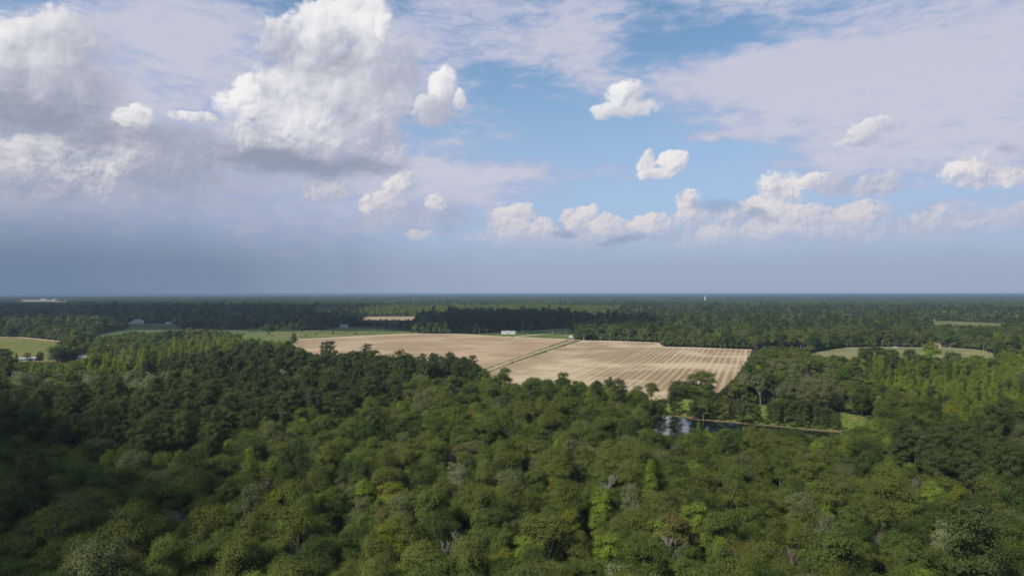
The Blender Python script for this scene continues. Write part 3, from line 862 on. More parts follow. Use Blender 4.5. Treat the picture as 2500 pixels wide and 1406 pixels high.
hand('oak_dark', 97, 884, 10, .95, 'broadleaf_tree', 'small round dark tree in the row below the olive meadow')
hand('oak_rust', 65, 886, 11, .95, 'broadleaf_tree', 'thin brownish tree in the row below the olive meadow')
hand('cypress', 40, 888, 9.5, 1.1, 'conical_tree', 'small conical tree in the row below the olive meadow', 'dark')
hand('oak_dark', 8, 900, 18, 1.3, 'broadleaf_tree', 'large dark tree at the western end of the meadow row')
hand('oak_mid', 190, 842, 17, 1.6, 'broadleaf_tree', 'full tree between the olive meadow and the shaded pasture')
hand('oak_dark', 215, 836, 13, 1.3, 'broadleaf_tree', 'dark tree on the near edge of the shaded pasture')
hand('oak_grey', 1425, 831, 19, 1.9, 'broadleaf_tree', 'broad old oak over the long white trailer', 'dark')
hand('oak_yellow', 945, 1212, 15.5, 1.35, 'broadleaf_tree', 'large yellow green crown, the yellowest in the near wood', 'yellow', z=11)
hand('oak_bright', 148, 947, 15, 1.15, 'broadleaf_tree', 'vivid green crown among pale grey green trees', 'bright', z=11)
hand('oak_rust', 1300, 1100, 17.5, 1.4, 'broadleaf_tree', 'tall crown with an orange tinged top in the middle of the wood', 'olive', z=12)
hand('oak_dark', 1704, 1245, 14, 1.1, 'broadleaf_tree', 'dense dark round crown surrounded by olive trees', 'dark', z=10)
hand('oak_dark', 1455, 1035, 14.5, 1.15, 'broadleaf_tree', 'dark green dome before the pale field wood edge', 'dark', z=10)
hand('oak_dark', 1320, 1045, 14, 1.15, 'broadleaf_tree', 'dark round crown west of another dark dome', 'dark', z=10)
hand('oak_dark', 1190, 1010, 13, 1.1, 'broadleaf_tree', 'dark rounded crown below the furrowed field wood edge', 'dark', z=10)
hand('oak_yellow', 1400, 1262, 12.5, 1.05, 'broadleaf_tree', 'yellowish spreading crown above a gap in the near wood', 'yellow', z=10)
hand('oak_bright', 1765, 1300, 15, .95, 'broadleaf_tree', 'light green loose crown near the lower edge with pale stem', 'bright', z=11)
hand('oak_bright', 1228, 1372, 13, .75, 'broadleaf_tree', 'narrow lime green crown at the lower edge', 'yellow', z=10)
hand('oak_pale', 2310, 1300, 14, 1.15, 'broadleaf_tree', 'pale green crown above the dead pinkish branches', 'pale', z=11)
hand('oak_grey', 2425, 1215, 15, 1.35, 'broadleaf_tree', 'grey green oak with long white limbs showing', 'olive', z=11, bark=BARK_PALE)
hand('oak_grey', 2228, 1065, 14, 1.3, 'broadleaf_tree', 'wide domed oak east of the pond', 'olive', z=11)
hand('oak_olive', 2060, 1075, 12, 1.2, 'broadleaf_tree', 'broad olive dome at the eastern end of the pond', 'mid', z=9)
hand('oak_dark', 1950, 1070, 11, 1.0, 'broadleaf_tree', 'dark tree hiding the near shore of the pond', 'dark', z=8)
hand('oak_pale', 1720, 1180, 14, 1.05, 'broadleaf_tree', 'umbrella crown with bright forked stems in the near wood', 'olive', z=11, bark=BARK_PALE)
hand('oak_yellow', 2360, 1230, 11, .8, 'broadleaf_tree', 'small lime crown beside the oak with white limbs', 'bright', z=9)
hand('bare', 938, 975, 13.5, 1.0, 'bare_tree', 'bare grey tree standing among dark pines', bark=BARK_PALE, z=9)
hand('bare', 565, 1138, 12, 1.15, 'bare_tree', 'leafless brownish tree in the shaded western wood', bark=BARK_PINK, z=9)
hand('bare', 240, 1148, 12, 1.1, 'bare_tree', 'leafless pinkish tree, westernmost of the bare ones', bark=BARK_PINK, z=9)
hand('bare', 1897, 940, 15, 1.1, 'bare_tree', 'white branched dead tree behind the pond pines', bark=BARK_PALE, z=12)
hand('bare', 2315, 1335, 12.5, 1.0, 'bare_tree', 'dead pinkish branches below a pale green crown', bark=BARK_PINK, z=10)
hand('bare', 1604, 1270, 14, .55, 'bare_tree', 'small bare pale tree above a dark gap', bark=BARK_PALE, z=11)
hand('bare', 1930, 1178, 12, .9, 'bare_tree', 'bare grey branches amid green crowns in the eastern wood', bark=BARK_PALE, z=10)
hand('bare', 1905, 1358, 15, .85, 'bare_tree', 'pale stemmed leafless tree at the lower edge', bark=BARK_PALE, z=10)
hand('bare', 1850, 870, 17, 1.1, 'bare_tree', 'greyish leafless tree at the eastern field corner', bark=BARK_PALE, z=12)
SNAGS = [(1880, 1195, 'bare grey snag east of the umbrella crown'), (2062, 1245, 'bare grey snag in the middle of the eastern near wood'), (2000, 1292, 'leafless pale tree between two olive domes in the eastern near wood'), (1645, 1345, 'bare pale tree below the small bare tree at the dark gap'),
         (2150, 1300, 'bare pale tree west of the dead pinkish branches'), (1470, 1190, 'thin bare tree above the yellowish spreading crown'), (1440, 1095, 'bare limbs beside the orange tinged crown'), (1100, 1112, 'bare grey limbs west of the orange tinged crown'), (872, 1290, 'bare grey tree under the yellowest crown'),
         (760, 1150, 'bare tree west of the yellowest crown'), (650, 1182, 'leafless grey tree below the brownish leafless one'), (1985, 1105, 'bare pale limbs just below the eastern end of the pond'), (1240, 1215, 'bare grey limbs in the middle of the near wood'), (1120, 1330, 'bare grey tree west of the lime crown'), (2230, 1180, 'bare pale stem at the edge of the pine plantation'), (430, 1255, 'bare grey tree low in the shaded western wood')]
for k, (px, py, lb) in enumerate(SNAGS):
    hand('bare', px, py, 13.5 + (k * 7 % 4), .5 + .12 * (k % 4), 'bare_tree', lb, bark=BARK_PALE, z=10)
for k, (px, py) in enumerate(((2058, 776), (2070, 775), (2082, 777), (2093, 774), (2102, 776))):
    hand('bare', px, py, 15, 1.3, 'bare_tree', ['pale dead tree at the western rim of the swamp', 'dead tree in the swamp next to its western rim', 'dead tree in the middle of the far swamp', 'dead tree in the swamp next to its eastern rim', 'pale dead tree at the eastern rim of the swamp'][k], bark=BARK_PALE)
for k, (px, py, h, w, lb) in enumerate(((2108, 895, 18, 1.3, 'dark tree before the middle of the dry meadow'), (2136, 898, 19.5, 1.3, 'tall dark tree breaking the dry meadow, west of the light one'), (2168, 897, 17, 1.3, 'smaller dark tree before the dry meadow'), (2222, 895, 16, 1.1, 'dark round tree just west of the light green meadow tree'),
                                        (2040, 905, 15, 1.2, 'dark tree at the western corner of the dry meadow'), (2330, 905, 16, 1.3, 'dark tree just east of the light green meadow tree'), (2385, 905, 15, 1.2, 'dark tree near the eastern end of the dry meadow'))):
    hand('oak_dark' if k % 2 else 'oak_mid', px, py, h, w, 'broadleaf_tree', lb, 'dark' if k in (1, 3) else None)
for k in range(7):
    hand('oak_dark', 207 + k * 15, 808.5 + (k % 2) * 1.2, 12 + (k * 5 % 4), 1.5, 'broadleaf_tree', ['tree at the western end of the pasture copse', 'second tree of the pasture copse from the west', 'third tree of the pasture copse from the west', 'tree in the middle of the pasture copse', 'third tree of the pasture copse from the east', 'second tree of the pasture copse from the east', 'tree at the eastern end of the pasture copse'][k])
for k in range(10):
    hand('oak_dark', 872 + k * 16.5, 796.5 + (k % 3) * .7, 7.5 + (k * 7 % 5), 1.35, 'broadleaf_tree', 'dark roadside tree before the far tan field, ' + ['westernmost', 'second from the west', 'third from the west', 'fourth from the west', 'fifth from the west', 'fifth from the east', 'fourth from the east', 'third from the east', 'second from the east', 'easternmost'][k])
# pines on the pond bank, from west to east
pp = random.Random(4)
hand('oak_dark', 1613, 1014, 9, 1.0, 'broadleaf_tree', 'dark tree next to the western tip of the pond, darkening its water')
for px, lb in ((1602, 'dark low crown before the western pond water'), (1642, 'dark low crown cutting into the pond mirror from the near shore'), (1678, 'dark low crown beside the bright conical tree on the near shore')):
    hand('oak_dark', px, 1114, 8.6, 1.15, 'broadleaf_tree', lb)
BANK = [(1648, 1012, 13.5), (1702, 1019, 11), (1716, 1022, 12), (1735, 1019, 11.5), (1752, 1025, 14), (1772, 1027, 13.5), (1790, 1026, 12), (1806, 1029, 12.5), (1823, 1031, 11.5), (1838, 1028, 10.5), (1850, 1033, 10), (1880, 1034, 11.5), (1896, 1037, 12.5), (1912, 1035, 13.5), (1928, 1040, 14), (1945, 1041, 13.5), (1961, 1044, 15), (1978, 1041, 13), (1996, 1045, 12), (2012, 1048, 11.5), (2028, 1048, 11), (2044, 1052, 10)]
ORD = ['the westernmost, standing apart', 'second from the west', 'third from the west', 'fourth from the west', 'fifth from the west, taller', 'sixth from the west, brownish', 'seventh from the west', 'eighth from the west', 'ninth from the west', 'tenth from the west', 'last before the gap', 'first after the gap', 'second after the gap', 'third after the gap', 'fourth after the gap', 'fifth after the gap', 'the one with the reddish trunk', 'sixth from the east', 'fifth from the east', 'fourth from the east', 'third from the east', 'at the eastern end']
for (px, py, h), od in zip(BANK, ORD):
    h = h - 1.8 if px > 1690 else h
    hand('young_pine', px, py - 2, h, 1.45 if px < 1690 else 1.1, 'pine_tree', 'pine on the far pond bank, ' + od, 'rust' if 'brownish' in od else None)
hand('pine', 792, 905, 24, .9, 'pine_tree', 'tallest of the ragged pines before the brown field')
hand('pine', 806, 908, 25, 1.0, 'pine_tree', 'ragged pine with an open crown before the brown field')
hand('pine', 895, 909, 23, 1.1, 'pine_tree', 'round topped pine before the middle of the brown field')
hand('pine', 962, 1020, 20, 1.1, 'pine_tree', 'pine with a long bare trunk beside the bare grey tree')
hand('pine', 238, 1120, 20, 1.0, 'pine_tree', 'tall pine with a pale trunk over the pinkish bare tree')
hand('pine', 392, 1075, 19, 1.0, 'pine_tree', 'pine with a bright trunk in the western pine belt')
for t in HAND:
    pass

def mesh_of(sp, k): return SHAPES[sp][k % len(SHAPES[sp])]
def place_tree(sp, X, Y, h, w, name, label, cat, group=None, leaf=None, bark=None, k=None, rz=None):
    k = random.randrange(8) if k is None else k
    tr, cr, h0, r0 = mesh_of(sp, k)
    root = empty(name, (X, Y, 0), random.uniform(0, 6.28) if rz is None else rz, label=label, cat=cat, group=group)
    s = h / h0; sx = s * w if sp not in ('pine', 'young_pine', 'cypress') else s * w
    root.scale = (sx, sx, s)
    for nm, me, ov in (('trunk', tr, bark), ('crown', cr, LEAF[leaf] if leaf else None)):
        if me is None: continue
        o = bpy.data.objects.new(nm, me); col.objects.link(o); o.parent = root
        if ov:
            o.material_slots[0].link = 'OBJECT'; o.material_slots[0].material = ov
    return root
CAT = {'broadleaf_tree': 'tree', 'conical_tree': 'tree', 'bare_tree': 'tree', 'pine_tree': 'pine tree'}
for t in HAND:
    r0 = SHAPES[t['sp']][0][3]; h0 = SHAPES[t['sp']][0][2]
    t['r'] = r0 * t['h'] / h0 * t['w']
    place_tree(t['sp'], t['X'], t['Y'], t['h'], t['w'], t['name'], t['label'], CAT[t['name']], None, t['leaf'], t['bark'])
HX = np.array([t['X'] for t in HAND]); HY = np.array([t['Y'] for t in HAND]); HR = np.array([t['r'] for t in HAND])

# ---- the woods
SKYLINE = [ # tops of the trees that stand before open ground: (outline of where their feet are hidden, skyline)
    [(-80, 884), (150, 884), (212, 878), (226, 838), (235, 823), (289, 817), (323, 808), (374, 815), (408, 807), (442, 800), (493, 800), (544, 805), (571, 816), (610, 824), (700, 836), (735, 846), (760, 862), (850, 858), (900, 862), (950, 860), (1000, 864), (1050, 867), (1100, 865), (1150, 870), (1190, 880), (1220, 892), (1260, 906), (1290, 911), (1330, 905), (1400, 909), (1470, 916), (1500, 926), (1530, 946), (1580, 956), (1590, 1000), (1592, 1058), (1640, 1060), (1690, 1053), (1740, 1047), (1800, 1045), (1860, 1043), (1930, 1052), (1990, 1060), (2040, 1064), (2064, 1050), (2080, 1046), (2120, 1034), (2140, 1022)],
    [(1796, 925), (1820, 893), (1842, 856), (1860, 850), (1900, 846), (1960, 852), (1982, 866), (2040, 874), (2070, 868), (2095, 850), (2185, 850), (2200, 866), (2235, 868), (2245, 848), (2298, 848), (2310, 868), (2350, 866), (2400, 873), (2440, 872)],
    [(866, 781), (900, 779.5), (940, 781), (1010, 779.5), (1016, 776)], [(2276, 793), (2340, 794), (2446, 797)], [(30, 739), (90, 736.5), (120, 737.5), (178, 739)],
]
def top_limit(X, Y):
    """greatest height a tree at X, Y may have without standing before the fields, the pond or the meadows"""
    px, py = to_px(X, Y); lim = np.full(np.shape(X), 99.0)
    for S in SKYLINE:
        sx, sy = [p[0] for p in S], [p[1] for p in S]
        sk = np.interp(px, sx, sy)
        u = (703.0 - sk) / FPX; el = (math.sin(PITCH) + u * math.cos(PITCH)) / (math.cos(PITCH) - u * math.sin(PITCH))
        h = CAM_H + el * Y
        ok = (px > sx[0]) & (px < sx[-1]) & (py > sk)
        lim = np.where(ok, np.minimum(lim, h), lim)
    return lim
PTS = []      # (X, Y, stock index, scale xy, scale z, rot)
SINGLE = {'broadleaf_tree': [], 'pine_tree': [], 'conical_tree': []}
NAME_OF = {s: 'broadleaf_tree' for s in SPECIES}
NAME_OF.update({'pine': 'pine_tree', 'young_pine': 'pine_tree', 'cypress': 'conical_tree', 'upright': 'conical_tree'})
LIMIT = {'broadleaf_tree': 300 - sum(t['name'] == 'broadleaf_tree' for t in HAND), 'pine_tree': 190, 'conical_tree': 150}
HGT = {s[0]: s[4]['h'] for s in SPEC}
def woods(y0, y1, sp, lod, single=False, grow=1.0):
    X, Y = scatter(y0, y1, sp)
    far = np.ones(X.size, bool)
    for hx, hy, hr in zip(HX, HY, HR):
        far &= np.hypot(X - hx, Y - hy) > hr * .85 + 1.2
    X, Y = X[far], Y[far]
    sidx, zone = species_of(X, Y)
    big = rng.uniform(0, 1, X.size)
    s = .70 + .52 * big ** 1.5 + (rng.random(X.size) < .08) * .22 + .08 * np.sin(X * .03 + 1) * np.sin(Y * .026)
    s *= grow
    sz = s * rng.uniform(.88, 1.18, X.size)
    sxy = s * rng.uniform(.74, 1.02, X.size)
    lim = top_limit(X, Y) * rng.uniform(.72, 1.10, X.size)
    for i in range(X.size):
        nm = SPECIES[sidx[i]]
        H = HGT[nm] * sz[i]
        if H > lim[i]:
            f = lim[i] / H
            if lim[i] < 3: continue
            if nm == 'pine' and f < .8: nm = 'oak_dark'; f = min(1, lim[i] / (HGT[nm] * sz[i]))
            if f < .5: nm = 'scrub'; sz[i] = sxy[i] = min(1.6, lim[i] / HGT[nm])
            else: sz[i] *= f; sxy[i] *= max(f, .72)
        if single:
            px, py = to_px(X[i], Y[i], 11.0)
            if -10 < px < 2510 and 780 < py < 1425:
                SINGLE[NAME_OF[nm]].append((sz[i] / Y[i], X[i], Y[i], nm, sxy[i], sz[i], px, py)); continue
        st = STOCK[(nm, lod)]
        PTS.append((X[i], Y[i], st[random.randrange(len(st))], sxy[i], sz[i], random.uniform(0, 6.28)))
woods(35, 430, 6.1, 'hi', True, .98)
woods(430, 1250, 7.0, 'mid', True, 1.05)
woods(1250, 3000, 10.5, 'low', False, 1.25)
# undergrowth between the near trees and along the pond
X, Y = scatter(60, 520, 5.0)
for x, y in zip(X, Y):
    st = STOCK[('scrub', 'hi' if y < 300 else 'mid')]
    s = min(random.uniform(.7, 1.35), float(top_limit(np.array([x]), np.array([y]))[0]) / 5.5)
    if s < .3: continue
    PTS.append((x, y, st[random.randrange(len(st))], s, s, random.uniform(0, 6.28)))
# leafy edges of the woods along the open ground
X, Y = scatter(400, 2000, 5.5, 40)
near = np.zeros(X.size, bool)
for dx, dy in ((0, -11), (11, 0), (-11, 0), (0, 9)):
    qx, qy = to_px(X + dx, Y + dy)
    for poly in OPEN[:12]: near |= inside(qx, qy, poly)
for x, y, lm in zip(X[near], Y[near], top_limit(X[near], Y[near])):
    st = STOCK[('scrub', 'mid' if y < 900 else 'low')]; s = min(random.uniform(.9, 1.9), lm / 5.5)
    if s > .3: PTS.append((x, y, st[random.randrange(len(st))], s * 1.1, s, random.uniform(0, 6.28)))
X, Y = scatter(3000, 13000, 44.0, 46)
for x, y in zip(X, Y):
    s = random.uniform(.9, 1.15); st = STOCK['patch']; lm = float(top_limit(np.array([x]), np.array([y]))[0])
    if lm < 6: continue
    PTS.append((x, y, st[random.randrange(len(st))], s, s * min(random.uniform(.75, 1.45), lm / 19), random.uniform(0, 6.28)))

# single trees: those that show largest
TONE = {'scrub': 'low mid green', 'oak_olive': 'olive', 'oak_mid': 'mid green', 'oak_dark': 'dark green', 'oak_grey': 'grey green', 'oak_yellow': 'yellow green', 'oak_bright': 'light green', 'oak_rust': 'brownish', 'oak_pale': 'pale green',
        'upright': 'light green', 'cypress': 'bright green', 'pine': 'dark', 'young_pine': 'dark'}
MARKS = [('the yellowest crown', 945, 1212), ('the orange tinged crown', 1300, 1100), ('the dense dark round crown', 1704, 1245), ('the brownish leafless tree', 565, 1138), ('the pinkish leafless tree', 240, 1148),
         ('the bare grey tree', 938, 975), ('the western tip of the pond', 1590, 1040), ('the eastern end of the pond', 2040, 1060), ('the oak with white limbs', 2425, 1215), ('the dead pinkish branches', 2315, 1335),
         ('the small bare pale tree', 1604, 1270), ('the lime crown at the lower edge', 1228, 1372), ('the vivid green crown', 148, 947), ('the umbrella crown', 1720, 1180), ('the wide domed oak', 2228, 1065),
         ('the loose light crown', 1765, 1300), ('the big field oak', 1712, 940), ('the lane between the fields', 1215, 893), ('the ragged field pines', 800, 860), ('the dark dome by the wood edge', 1455, 1035),
         ('the lower left corner of the wood', 60, 1360), ('the lower right corner of the wood', 2440, 1370), ('the dry meadow', 2200, 880), ('the olive meadow', 80, 870)]
used = {}
SIZEW = lambda s: 'tall' if s > 1.12 else 'small' if s < .86 else ''
todo = []
for nm, L in SINGLE.items():
    L.sort(key=lambda t: -t[0])
    for t in L[LIMIT[nm]:]:
        st = STOCK[(t[3], 'hi' if t[2] < 400 else 'mid')]
        PTS.append((t[1], t[2], st[random.randrange(len(st))], t[4], t[5], random.uniform(0, 6.28)))
    for t in L[:LIMIT[nm]]:
        d = [(math.hypot((t[6] - m[1]), (t[7] - m[2]) * 1.6), m) for m in MARKS]
        dist, m = min(d, key=lambda x: x[0])
        dx, dy = t[6] - m[1], t[7] - m[2]
        side = ('right' if dx > 0 else 'left'); depth = 'behind' if dy < 0 else 'front'
        if abs(dx) > 2.2 * abs(dy): rel = f'{side} of'
        elif abs(dy) > 1.2 * abs(dx): rel = 'behind' if dy < 0 else 'in front of'
        else: rel = f'{depth} {side} of'
        form = {'broadleaf_tree': 'rounded tree', 'pine_tree': 'pine', 'conical_tree': 'conical tree'}[nm]
        todo.append((dist, nm, t, ' '.join(x for x in (SIZEW(t[5]), TONE[t[3]], form) if x), rel, m[0]))
todo.sort(key=lambda x: x[0])
MARKS += [('the light green meadow tree', 2270, 850), ('the eastern field corner', 1836, 853), ('the white shed in the trees', 203, 876), ('the shaded pasture', 400, 805), ('the glade', 2090, 1015), ('the white dead tree', 1897, 940), ('the bare eastern branches', 1930, 1178)]
NTH = ['first', 'second', 'third', 'fourth', 'fifth', 'sixth', 'seventh', 'eighth', 'ninth', 'tenth', 'eleventh', 'twelfth', 'thirteenth', 'fourteenth', 'fifteenth', 'sixteenth', 'seventeenth', 'eighteenth', 'nineteenth', 'twentieth'] + ['twenty-' + x for x in ('first', 'second', 'third', 'fourth', 'fifth', 'sixth', 'seventh', 'eighth', 'ninth')] + ['thirtieth'] + ['thirty-' + x for x in ('first', 'second', 'third', 'fourth', 'fifth', 'sixth', 'seventh', 'eighth', 'ninth')]
GRP = {'broadleaf_tree': 'broadleaf trees of the near wood', 'pine_tree': 'pines of the near wood', 'conical_tree': 'conical trees of the near wood'}
for dist, nm, t, look, rel, mark in todo:
    key = (look, rel, mark); used[key] = used.get(key, 0) + 1; n = used[key]
    label = f'{look}, {NTH[min(n, len(NTH)) - 1]} {rel} {mark}'
    sp = t[3]; k = random.randrange(8); h0, r0 = SHAPES[sp][0][2:]
    place_tree(sp, t[1], t[2], h0 * t[5], t[4] / t[5], nm, label, CAT[nm], GRP[nm], None, None, k)

def woodland():
    n = len(PTS); A = np.array(PTS, np.float64)
    me = bpy.data.meshes.new('woodland'); me.vertices.add(n)
    co = np.zeros((n, 3), np.float32); co[:, :2] = A[:, :2]
    me.vertices.foreach_set('co', co.ravel())
    def attr(nm, typ, key, data):
        a = me.attributes.new(nm, typ, 'POINT'); a.data.foreach_set(key, data.ravel())
    attr('pick', 'INT', 'value', A[:, 2].astype(np.int32))
    attr('size', 'FLOAT_VECTOR', 'vector', A[:, [3, 3, 4]].astype(np.float32))
    attr('turn', 'FLOAT', 'value', A[:, 5].astype(np.float32))
    o = bpy.data.objects.new('woodland', me); col.objects.link(o)
    nt = bpy.data.node_groups.new('woodland', 'GeometryNodeTree')
    nt.interface.new_socket('Geometry', in_out='INPUT', socket_type='NodeSocketGeometry')
    nt.interface.new_socket('Geometry', in_out='OUTPUT', socket_type='NodeSocketGeometry')
    N, L = nt.nodes, nt.links
    gi, go = N.new('NodeGroupInput'), N.new('NodeGroupOutput')
    mp = N.new('GeometryNodeMeshToPoints'); ip = N.new('GeometryNodeInstanceOnPoints'); ci = N.new('GeometryNodeCollectionInfo')
    ci.inputs['Collection'].default_value = proto_col; ci.inputs['Separate Children'].default_value = True; ci.inputs['Reset Children'].default_value = True
    def named(nm, t):
        a = N.new('GeometryNodeInputNamedAttribute'); a.data_type = t; a.inputs[0].default_value = nm
        return [s for s in a.outputs if s.enabled and s.name == 'Attribute'][0]
    L.new(gi.outputs[0], mp.inputs[0]); L.new(mp.outputs[0], ip.inputs['Points']); L.new(ci.outputs[0], ip.inputs['Instance'])
    ip.inputs['Pick Instance'].default_value = True
    L.new(named('pick', 'INT'), ip.inputs['Instance Index']); L.new(named('size', 'FLOAT_VECTOR'), ip.inputs['Scale'])
    cx = N.new('ShaderNodeCombineXYZ'); L.new(named('turn', 'FLOAT'), cx.inputs[2]); er = N.new('FunctionNodeEulerToRotation'); L.new(cx.outputs[0], er.inputs[0]); L.new(er.outputs[0], ip.inputs['Rotation'])
    L.new(ip.outputs[0], go.inputs[0])
    md = o.modifiers.new('woodland', 'NODES'); md.node_group = nt
    tag(o, 'continuous green woods reaching from the near trees to the horizon', 'woods', None, 'stuff')
    print('woodland points', n)
woodland()

def far_woods():
    """canopy beyond the last single patches, out to the horizon"""
    na, nr = 420, 70; rs = np.random.default_rng(3)
    az = np.linspace(R(-48), R(48), na); rr = 12500 * (44000 / 12500) ** (np.linspace(0, 1, nr))
    A, D = np.meshgrid(az, rr)
    z = 13 + rs.uniform(-4, 6, A.shape) + 22 * np.exp(-((np.degrees(A) - 27) / 8) ** 2) * np.exp(-((D - 15000) / 3000) ** 2)
    z[0] = 0
    Vv = np.stack([np.sin(A) * D, np.cos(A) * D, z], -1).reshape(-1, 3)
    i = np.arange((nr - 1) * na).reshape(nr - 1, na)[:, :-1].ravel()
    Q = np.stack([i, i + 1, i + na + 1, i + na], 1)
    m = mat('far_canopy', lambda g: diffuse(g, g.mix(g.noise(worldpos(g), .004, 5, .6), (.035, .055, .02), (.07, .095, .03))))
    o = bpy.data.objects.new('distant_woods', fast_mesh('distant_woods', Vv, Q, [m])); col.objects.link(o); bm_fix(o.data)
    tag(o, 'farthest woods along the horizon line', 'woods', None, 'stuff')
far_woods()

# ================================================================== buildings
def wall_body(root, w, d, h, rise, m, name='wall', x0=0.0, y0=0.0, z0=.25):
    """four walls with gable ends along x"""
    mb = MB(); a, b = w / 2, d / 2
    p = lambda x, y, z: (x0 + x, y0 + y, z0 + z)
    mb.face([p(-a, -b, 0), p(a, -b, 0), p(a, -b, h), p(-a, -b, h)]); mb.face([p(a, b, 0), p(-a, b, 0), p(-a, b, h), p(a, b, h)])
    if rise > 0:
        mb.face([p(a, -b, 0), p(a, b, 0), p(a, b, h), p(a, 0, h + rise), p(a, -b, h)]); mb.face([p(-a, b, 0), p(-a, -b, 0), p(-a, -b, h), p(-a, 0, h + rise), p(-a, b, h)])
    else:
        mb.face([p(a, -b, 0), p(a, b, 0), p(a, b, h), p(a, -b, h)]); mb.face([p(-a, b, 0), p(-a, -b, 0), p(-a, -b, h), p(-a, b, h)])
    return mb.build(name, m, root)
def gable_roof(root, w, d, h, rise, m, ov=.6, th=.22, x0=0.0, y0=0.0, z0=.25, axis=0):
    mb = MB(); a = w / 2 + ov; b = d / 2; k = (b + ov) / b
    q = (lambda x, y, z: (x0 + x, y0 + y, z0 + z)) if axis == 0 else (lambda x, y, z: (x0 - y, y0 + x, z0 + z))
    e = h + rise - rise * k
    for s in (-1, 1):
        A = [q(-a, s * b * k, e + .03), q(a, s * b * k, e + .03), q(a, 0, h + rise + .03), q(-a, 0, h + rise + .03)]
        B = [(x, y, z + th) for x, y, z in A]
        if s > 0: A, B = A[::-1], B[::-1]
        mb.face(B); mb.face(A[::-1])
        for i in range(4): mb.face([A[i], A[(i + 1) % 4], B[(i + 1) % 4], B[i]])
    return mb.build('roof', m, root)
def hip_roof(root, w, d, h, rise, m, ov=.7, z0=.25, x0=0.0, y0=0.0):
    mb = MB(); a, b = w / 2 + ov, d / 2 + ov; r = max(a - b, .3)
    p = lambda x, y, z: (x0 + x, y0 + y, z0 + z)
    E = [p(-a, -b, h), p(a, -b, h), p(a, b, h), p(-a, b, h)]; R1, R2 = p(-r, 0, h + rise), p(r, 0, h + rise)
    T = [(x, y, z + .25) for x, y, z in E]
    mb.face([T[0], T[1], R2, R1]); mb.face([T[1], T[2], R2]); mb.face([T[2], T[3], R1, R2]); mb.face([T[3], T[0], R1])
    for i in range(4): mb.face([E[i], E[(i + 1) % 4], T[(i + 1) % 4], T[i]])
    mb.face(E[::-1])
    return mb.build('roof', m, root)
def window(root, x, y, z, w, h, side='front', m=M_WHITE):
    """side: front (-y) or east (+x)"""
    def bx(mb, c, d):
        mb.box(c if side == 'front' else (x - (c[1] - y) * 1.0, y + (c[0] - x), c[2]), d if side == 'front' else (d[1], d[0], d[2]))
    f = MB(); t = .12
    for c, d in (((x - w / 2, y - .04, z), (t, .16, h + t)), ((x + w / 2, y - .04, z), (t, .16, h + t)), ((x, y - .04, z + h / 2), (w - t, .16, t)), ((x, y - .04, z - h / 2), (w - t, .2, t)), ((x, y - .03, z), (w - t, .08, .06))): bx(f, c, d)
    o = f.build('window', m, root)
    g = MB(); bx(g, (x, y - .01, z), (w - t, .04, h - t)); g.build('pane', M_GLASS, o)
def door(root, x, y, z0, m=M_ROOFBROWN, w=1.0, h=2.1):
    d = MB(); d.box((x, y - .05, z0 + h / 2), (w, .12, h)); o = d.build('door', m, root)
    k = MB(); k.box((x + w * .35, y - .14, z0 + 1.0), (.07, .08, .16)); k.build('handle', M_STEEL, o)
def chimney(root, x, y, z, h, s=.8):
    c = MB(); c.box((x, y, z + h / 2), (s, s, h)); c.box((x, y, z + h + .08), (s + .2, s + .2, .16)); c.build('chimney', M_TANWALL, root)
def footing(root, w, d, x0=0.0, y0=0.0, m=None, h=.25):
    b = MB(); b.box((x0, y0, h / 2), (w - .1, d - .1, h - .01)); b.build('foundation', m or M_CONC, root)

# white two storey house on the shaded pasture
x, y = at(331, 791.5)
H = empty('white_house', (x, y + 9, 0), R(24), label='white two storey house with hipped roof above the shaded pasture', cat='house')
footing(H, 21, 13); wall_body(H, 21, 13, 7.0, 0, M_WHITE); hip_roof(H, 21, 13, 7.0, 4.2, M_ROOFGREY)
for zz in (2.1, 5.4):
    for i in range(5): window(H, -8 + i * 4, -6.5, zz + .1, 1.5, 1.9)
    for i in range(3): window(H, 10.5, -4 + i * 4, zz + .1, 1.4, 1.9, 'east')
door(H, -6, -6.5, .25)
p = MB(); p.box((2.0, -8.6, .35), (19, 4.2, .3)); p.build('porch_floor', M_WHITE2, H)
p = MB(); p.box((2.0, -8.7, 3.75), (20, 4.6, .25)); p.build('porch_roof', M_ROOFGREY, H)
for i in range(7):
    p = MB(); p.box((-7 + i * 3, -10.4, 2.06), (.35, .35, 3.1)); p.box((-7 + i * 3, -10.4, 3.54), (.55, .55, .16)); p.build('porch_column', M_WHITE, H)
wall_body(H, 8, 8, 3.6, 0, M_WHITE, 'side_wing', -14.6, -1.0); hip_roof(H, 8, 8, 3.6, 1.5, M_ROOFGREY, .5, x0=-14.6, y0=-1.0)
for i in range(2): window(H, -16.4 + i * 3.4, -5.0, 2.0, 1.6, 1.8)
chimney(H, 4, 2, 8.5, 4.4, 1.0)

